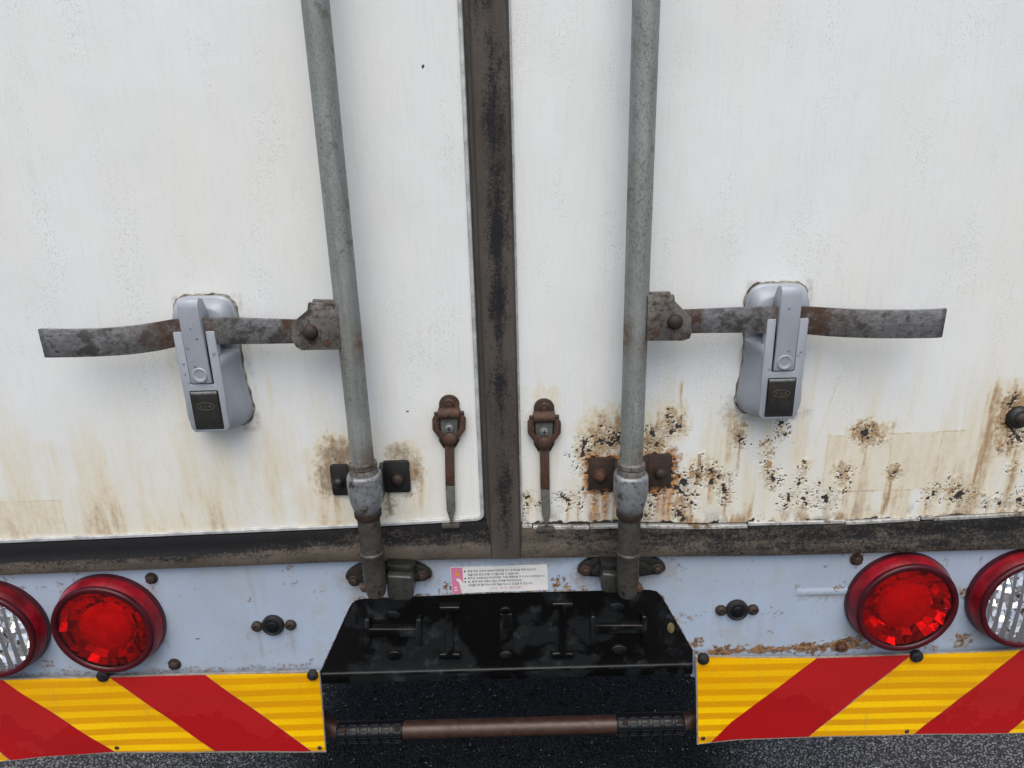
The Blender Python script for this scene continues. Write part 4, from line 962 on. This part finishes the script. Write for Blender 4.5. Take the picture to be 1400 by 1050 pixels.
# ------------------------------------------------------------------ lamps
def lamp(px, py, clear=False, seed=1, label=None):
    c = at(px, py, .020); c = Vector((c.x, 0, c.z))
    root = empty('tail_lamp', c, truck, label=label)
    Rr = .0735
    b = B(); b.lathe(c, [(Rr, -.003), (Rr + .0003, .0015), (Rr, .0042), (Rr - .002, .005)], 'd', 64, False, True); b.out('gasket', M['rim'], root)
    b = B(); b.lathe(c, [(Rr - .0006, .0035), (Rr - .0008, .007), (Rr - .0014, .0083), (Rr - .0020, .0105), (Rr - .0040, .0185), (Rr - .0046, .0195)], 'd', 72, False, False); b.out('side_wall', M['side'], root, smooth=60)
    b = B(); b.lathe(c, [(Rr - .0044, .0193), (Rr - .0045, .0222), (Rr - .0054, .0244), (Rr - .0070, .0251), (Rr - .0105, .0248), (Rr - .0130, .0236), (Rr - .0136, .018)], 'd', 72, False, False); b.out('rim', M['rim'], root, smooth=60)
    rl = Rr - .0130
    rnd = random.Random(seed)
    if clear:
        n = 26; xs = np.linspace(-1, 1, 2 * n + 1)
        vs = []; fs = []; m = 25                         # ribbed clear lens
        N = 48
        b = B(); rings = []
        for j, f in enumerate(np.linspace(1, .02, 26)):
            rings.append([(c.x + rl * f * math.cos(2 * math.pi * i / 96), c.y - (.0228 + .0032 * (1 - f * f) + .0013 * math.sin(rl * f * math.cos(2 * math.pi * i / 96) * 2 * math.pi / .0125)), c.z + rl * f * math.sin(2 * math.pi * i / 96)) for i in range(96)])
        b.loft(rings, False, True); b.out('lens', M['clear'], root, smooth=60)
        nn = 13; g_ = []
        b = B(); step = 2 * rl / nn
        for i in range(nn):                              # pillow facets of the reflector
            for j in range(nn):
                x0, z0 = -rl + i * step, -rl + j * step
                if math.hypot(x0 + step / 2, z0 + step / 2) > rl: continue
                q = [(x0, z0), (x0 + step, z0), (x0 + step, z0 + step), (x0, z0 + step)]
                dd = .006 + .010 * ((x0 + step / 2) ** 2 + (z0 + step / 2) ** 2) / rl ** 2
                tx, tz = rnd.uniform(-.4, .4), rnd.uniform(-.95, .15)
                b.face([(c.x + x, c.y - (dd + tx * (x - x0 - step / 2) + tz * (z - z0 - step / 2)), c.z + z) for x, z in q])
        b.out('reflector', M['silver'], root, smooth=0)
    else:
        b = B(); b.lathe(c, [(rl * f, .0226 + .0040 * (1 - f * f)) for f in (1, .95, .85, .7, .5, .3, .1, .01)], 'd', 64, False, True); b.out('lens', M['lens'], root, smooth=60)
        b = B(); na, nr = 26, 3
        ra = np.linspace(rl, .030, nr + 1)
        for i in range(na):
            for j in range(nr):
                a0, a1 = 2 * math.pi * i / na, 2 * math.pi * (i + 1) / na
                d0, d1 = np.interp([ra[j], ra[j + 1]], [.030, rl], [.008, .0190])
                tw = rnd.uniform(-.0034, .0034); tv = rnd.uniform(-.0065, .0065)
                b.face([(c.x + ra[j] * math.cos(a0), -(d0 + tw), c.z + ra[j] * math.sin(a0)), (c.x + ra[j] * math.cos(a1), -(d0 - tw), c.z + ra[j] * math.sin(a1)),
                        (c.x + ra[j + 1] * math.cos(a1), -(d1 - tw + tv), c.z + ra[j + 1] * math.sin(a1)), (c.x + ra[j + 1] * math.cos(a0), -(d1 + tw + tv), c.z + ra[j + 1] * math.sin(a0))])
        for i in range(na):                              # bowl behind the facets
            a0, a1 = 2 * math.pi * i / na, 2 * math.pi * (i + 1) / na
            b.face([(c.x + r_ * math.cos(a_), -d_, c.z + r_ * math.sin(a_)) for r_, a_, d_ in ((.028, a0, .002), (.028, a1, .002), (rl, a1, .013), (rl, a0, .013))])
        b.out('reflector', M['facet'], root, smooth=0)
        b = B(); b.lathe(c, [(.0352, .004), (.0352, .0160), (.0345, .0170), (.032, .0178), (.026, .0190), (.020, .0198), (.010, .0204), (.0005, .0206)], 'd', 48, False, True); b.out('centre_disc', M['disc'], root, smooth=40)
lamp(142, 861, False, 1, 'round red lamp above the left hazard board')
lamp(1239, 831, False, 2, 'round red lamp above the right hazard board')
lamp(-20, 868, True, 3, 'round reversing lamp with a clear ribbed centre at the left edge')
lamp(1408, 826, True, 4, 'round reversing lamp with a clear ribbed centre at the right edge')

# ------------------------------------------------------------------ bolts, sensors
def bolt(px, py, r, h, m, dome=True, hexa=False, d0=-.003, name='bolt'):
    q = at(px, py, d0 + h); b = B()
    if hexa: b.hexhead((q.x, -d0, q.z), r, h, 6, random.random())
    else: b.lathe((q.x, -d0, q.z), [(r, 0), (r, h * .35), (r * .85, h * .75), (r * .5, h * .96), (r * .02, h)], 'd', 20)
    if hexa: b.lathe((q.x, -d0, q.z), [(r * 1.25, 0), (r * 1.25, h * .25), (r, h * .3)], 'd', 20)
    b.out(name, m, truck, smooth=50)
bolt(204, 794, .0068, .007, M['rustdark'], hexa=True); bolt(236, 912, .0072, .007, M['rustdark'], hexa=True)
bolt(1174, 768, .0072, .007, M['rustdark'], hexa=True); bolt(1152, 887, .0066, .006, M['rust'], hexa=True)
def sensor(px, py, px1, py1, px2, py2):
    c = at(px, py, .004); root = empty('parking_sensor', c, truck)
    b = B(); b.lathe((c.x, -.0, c.z), [(.0150, -.003), (.0155, .002), (.0145, .0045), (.0120, .0052), (.0105, .0040), (.0100, .0040)], 'd', 32); b.out('sensor_ring', M['rubber'], root, smooth=45)
    b = B(); b.lathe((c.x, -.0038, c.z), [(.0092, 0), (.0090, .0022), (.0080, .0030), (.0005, .0032)], 'd', 28); b.out('sensor_face', M['grip'], root, smooth=45)
    for p in ((px1, py1), (px2, py2)):
        q = at(*p, .003); b = B(); b.lathe((q.x, .003, q.z), [(.0078, 0), (.0076, .004), (.006, .006), (.0034, .0066), (.003, .005), (.0005, .0048)], 'd', 20); b.out('sensor_screw', M['rustdark'], root, smooth=45)
sensor(372, 857, 350, 859, 396, 857)
sensor(1009, 836, 987, 837, 1031, 836)
# hinge bolt at the right edge
c = at(1397, 573, .008); root = empty('hinge_bolt', (c.x, 0, c.z), truck)
b = B(); b.lathe((c.x, 0, c.z), [(.0150, 0), (.0150, .003), (.0135, .006), (.0105, .0085), (.010, .0085)], 'd', 32); b.out('washer', M['rubber'], root, smooth=45)
b = B(); b.lathe((c.x, -.0083, c.z), [(.0085, 0), (.008, .002), (.005, .0045), (.0005, .005)], 'd', 24); b.out('bolt_head', M['rustdark'], root, smooth=60)

# ------------------------------------------------------------------ hazard boards
def wavy(x, z, seed):
    x = np.asarray(x, float); z = np.asarray(z, float)
    return (fbm(x + 5, z + 5, 9, 14, seed, 2) - .5) * .006
def board(corners, stripes, rivets, bolts, seed, label):
    """corners: TL TR BR BL in photo pixels; stripes: (colour, polygon in pixels)"""
    D = .010
    cc = [at(*p, D) for p in corners]
    root = empty('hazard_board', sum(cc, Vector()) / 4, truck, label=label)
    def sheet_poly(px, d, name, m, th):
        poly = [at(*p, d) for p in px]
        bm = bmesh.new(); f = bm.faces.new([bm.verts.new((p.x, 0, p.z)) for p in poly])
        xs_ = [p.x for p in poly]; zs_ = [p.z for p in poly]
        for x in np.arange(min(xs_) + .01, max(xs_), .0125): bmesh.ops.bisect_plane(bm, geom=bm.verts[:] + bm.edges[:] + bm.faces[:], plane_co=(x, 0, 0), plane_no=(1, 0, 0))
        for z in np.arange(min(zs_) + .01, max(zs_), .0125): bmesh.ops.bisect_plane(bm, geom=bm.verts[:] + bm.edges[:] + bm.faces[:], plane_co=(0, 0, z), plane_no=(0, 0, 1))
        ex = bmesh.ops.extrude_face_region(bm, geom=bm.faces[:]); nv = [e for e in ex['geom'] if isinstance(e, bmesh.types.BMVert)]
        ns = set(nv)
        co = [(v, v.co.x, v.co.z) for v in bm.verts]
        wv = wavy([c_[1] for c_ in co], [c_[2] for c_ in co], seed)
        for (v, x, z), w_ in zip(co, wv): v.co.y = -(d + w_ - (0 if v in ns else th))
        bmesh.ops.recalc_face_normals(bm, faces=bm.faces)
        me = bpy.data.meshes.new(name); bm.to_mesh(me); bm.free()
        return link(name, me, m, root, smooth=40)
    ins = [(corners[0][0] , corners[0][1]), corners[1], corners[2], corners[3]]
    sheet_poly(corners, D, 'backing_plate', M['backing'], .003)
    for col, poly in stripes: sheet_poly(poly, D + .0007, col + '_stripe', M[col], .0006)
    for p in rivets:
        q = at(*p, D); w_ = float(wavy([q.x], [q.z], seed)[0]); b = B(); b.lathe((q.x, -(D + w_), q.z), [(.0036, 0), (.0032, .0016), (.0015, .0022)], 'd', 14); b.out('rivet', M['rustdark'], root, smooth=60)
    for p, r in bolts:
        q = at(*p, D + .006); b = B(); b.lathe((q.x, -D + .003, q.z), [(r, 0), (r, .004), (r * .95, .006), (r * .55, .0075), (r * .5, .010), (r * .02, .0106)], 'd', 24); b.out('board_bolt', M['rubber'], root, smooth=45)
M['backing'] = mat_plain('board_edge', (.40, .36, .30), .5, .2, .4, .4)
def ip(a, c, t): return (a[0] + (c[0] - a[0]) * t, a[1] + (c[1] - a[1]) * t)
TLp, TRp, BRp, BLp = (-100, 931), (437, 918.5), (446, 1028.5), (-100, 1049)
topL = lambda x: (x, np.interp(x, [-100, 437], [931, 918.5])); botL = lambda x: (x, np.interp(x, [-100, 0, 60, 150, 446], [1046, 1041, 1035, 1030, 1028.5]))
bl_ = [botL(x) for x in (446, 425, 294, 157, 100, 60, 15, 0, -100)]
outline_l = [TLp, TRp] + bl_
e = 1.2
def inset(p, e=1.3): return p
stl = [('yellow', [topL(280 + e), (435.6, 920), (444.4, 1027.2), (425 + e, 1027.4)]),
       ('red', [topL(150), topL(280), (425, 1027.6), (294, 1027.8)]),
       ('yellow', [topL(5), topL(150 - e), (294 - e, 1027.8), (157, 1028.8)]),
       ('red', [topL(-98), topL(5 - e), (157 - e, 1028.9), botL(100), botL(60), botL(14), (-98, 955)]),
       ('yellow', [(-98, 957), (11, 1039), botL(0), (-98, 1045)])]
stl = [(c, [(p[0], p[1] + (1.2 if i < 2 and p[1] < 960 else -.6)) for i, p in enumerate(pl)]) for c, pl in stl]
board(outline_l, stl, ((160, 1022), (437, 1022)), (((138, 928), .0090), ((426, 927), .0078)), 501, 'red and yellow striped hazard board under the left lamps, its stripes falling to the right')
topR = lambda x: (x, np.interp(x, [951, 1120, 1250, 1400, 1500], [898, 898.5, 895, 887, 882])); botR = lambda x: (x, np.interp(x, [953, 972, 1010, 1105, 1250, 1400, 1500], [1018.5, 1016, 1012.5, 1010, 1005, 1003, 1001]))
outline_r = [topR(x) for x in (951, 1120, 1250, 1400, 1500)] + [botR(x) for x in (1500, 1400, 1250, 1105, 1010, 972, 953)]
str_ = [('yellow', [topR(953), topR(1117 - e), (1000, 987), botR(973 - e), botR(955)]),
        ('red', [topR(1117), topR(1246), (1170, 956), botR(1106), botR(1010), botR(973), (1000, 987)]),
        ('yellow', [topR(1246 + e), topR(1395), botR(1250), botR(1106 + e)]),
        ('red', [topR(1395 + e), topR(1498), (1498, 905), botR(1378), botR(1250 + e)]),
        ('yellow', [(1498, 907), botR(1498), botR(1400), botR(1378 + e)])]
str_ = [(c, [(p[0], p[1] + (1.3 if p[1] < 903 else (-1.2 if p[1] > 1000 else 0))) for p in pl]) for c, pl in str_]
board(outline_r, str_, ((961, 1009), (1240, 1000)), (((963, 905), .0084), ((1256, 901), .0092)), 601, 'red and yellow striped hazard board under the right lamps, its stripes rising to the right')

# ------------------------------------------------------------------ step tube under the plate carrier
step = empty('rear_step', at(700, 997, -.02), truck)
DS = -.02
a, c = at(470, 1000, DS), at(935, 987, DS); zc = (a.z + c.z) / 2
xa, xb = at(552, 998, DS).x, at(842, 993, DS).x
slope = (c.z - a.z) / (c.x - a.x)
zt_ = lambda x: a.z + slope * (x - a.x)
rt = .0132
b = B(); pts = [(x, -DS, zt_(x)) for x in np.linspace(a.x, c.x, 12)]
lft = [(a.x - .10, .17, zt_(a.x) + .12), (a.x - .09, .10, zt_(a.x) + .06), (a.x - .06, .05, zt_(a.x) + .02), (a.x - .02, .025, zt_(a.x) + .002)]
rgt_ = [(2 * XS - 0 + 2 * .0 + (c.x + (a.x - p[0])) - 2 * XS, p[1], p[2] - zt_(a.x) + zt_(c.x)) for p in lft][::-1]
b.tube(lft + pts + rgt_, rt, 24); b.out('step_tube', M['tube'], step, smooth=60)
def grip(x0, x1):
    r0 = .0150
    g = empty('grip', ((x0 + x1) / 2, -DS, zt_((x0 + x1) / 2)), step)
    b = B(); n = 28
    b.loft([[(x, -DS + r * math.cos(2 * math.pi * i / n), zt_(x) + r * math.sin(2 * math.pi * i / n)) for i in range(n)] for x, r in ((x0, r0 * .93), (x0 + .001, r0), (x1 - .001, r0), (x1, r0 * .93))])
    bn = 6
    for k in range(bn):                                  # raised tread blocks in rows round the sleeve
        xa_, xb_ = x0 + (x1 - x0) * (k + .12) / bn, x0 + (x1 - x0) * (k + .88) / bn
        for q in range(9):
            a0, a1 = R(95 + q * 24), R(95 + q * 24 + 17)
            rows = []
            for rr in (r0 - .0005, r0 + .0024):
                rows.append([(x, -DS + rr * math.cos(an), zt_(x) + rr * math.sin(-an) * -1) for x, an in ((xa_, a0), (xb_, a0), (xb_, (a0 + a1) / 2), (xb_, a1), (xa_, a1), (xa_, (a0 + a1) / 2))])
            b.loft(rows)
    o = b.out('grip_sleeve', M['grip'], step, .0006)
    bpy.data.objects.remove(g)
    for xx in (x0 + (x1 - x0) * .12, x0 + (x1 - x0) * .93):
        bb = B(); bb.lathe((xx, -DS - .010, zt_(xx) + .0128), [(.0045, 0), (.0042, .003), (.0005, .004)], 'd', 12); bb.out('grip_screw', M['rustdark'], step, smooth=60)
grip(at(462, 1001, DS).x, xa); grip(xb, at(934, 988, DS).x)

# ------------------------------------------------------------------ warning sticker
DP = -.003
s00, s10, s11, s01 = at(615.5, 775, DP), at(748, 771, DP), at(749.5, 806.5, DP), at(618, 811.5, DP)
def sp(u, v, d=.0): p = s00 * (1 - u) * (1 - v) + s10 * u * (1 - v) + s11 * u * v + s01 * (1 - u) * v; return Vector((p.x, .003 - .0009 - d, p.z))
st = empty('warning_sticker', sp(.5, .5), truck)
def spoly(uv, name, m, d):
    b = B(); b.loft([[sp(u, v, d - .0002) for u, v in uv], [sp(u, v, d) for u, v in uv]]); return b.out(name, M[m], st)
spoly([(0, 0), (1, 0), (1, .985), (.7, .99), (.3, .98), (0, 1)][::-1], 'sticker_sheet', 'white', .0)
spoly([(.005, .02), (.125, .02), (.125, .62), (.11, .50), (.085, .42), (.06, .42), (.052, .47), (.058, .52), (.078, .56), (.09, .70), (.10, .98), (.005, .985)][::-1], 'pink_column', 'pink', .0003)
spoly([(.05, .98), (.098, .98), (.09, .72), (.075, .58)][::-1] if False else [(.045, .30), (.095, .30), (.07, .12)], 'warning_triangle', 'orange', .0006)
spoly([(.066, .17), (.074, .17), (.072, .25), (.068, .25)][::-1], 'warning_mark', 'ink', .0008)
for u0, v0, u1, v1 in ((.03, .74, .055, .78), (.03, .84, .06, .88)): spoly([(u0, v0), (u1, v0), (u1, v1), (u0, v1)][::-1], 'pale_mark', 'white', .0006)
LINES = [(.175, .165, .885, '운행 전에, 도어의 잠금장치상태를 반드시 확인을 하여 주십시오', 'ink'), (.175, .295, .70, '화물낙하 인한 인명 사고를 당할 수 있습니다', 'ink'), (.175, .425, .97, '발판에 사람탑승(승차)금지함은 주행 매달림을 꼭 하지만 주의하십시오', 'ink'),
         (.175, .555, .73, '문, 열때 주위 사람이 없는 상태를 확인하십시오', 'ink'), (.175, .685, .84, '적재물낙하 떨어져서 부상 입을수있으니 조심할 수 있습니다', 'ink'), (.40, .825, .72, '사고 주의 경고문', 'redink')]
ulen = (s10 - s00).length
for u0, v, u1, txt, m in LINES:
    me = text_mesh(txt, .0040, 0, 0, 1.0)
    if not len(me.vertices): continue
    co = np.array([q.co[:] for q in me.vertices]); mn, mx = co.min(0), co.max(0)
    fx = (u1 - u0) / (mx[0] - mn[0]); hgt = .088; 
    for q in me.vertices:
        q.co = sp(u0 + (q.co.x - mn[0]) * fx, v + hgt / 2 - (q.co.y - mn[1]) / (mx[1] - mn[1]) * hgt, .0006)
    link('print_line', me, M[m], st, smooth=180)
for v in (.165, .425, .555):
    spoly([(.148 + .009 * math.cos(a_), v + .030 * math.sin(a_)) for a_ in np.linspace(0, 6.28, 10)[:-1]], 'bullet', 'ink', .0006)
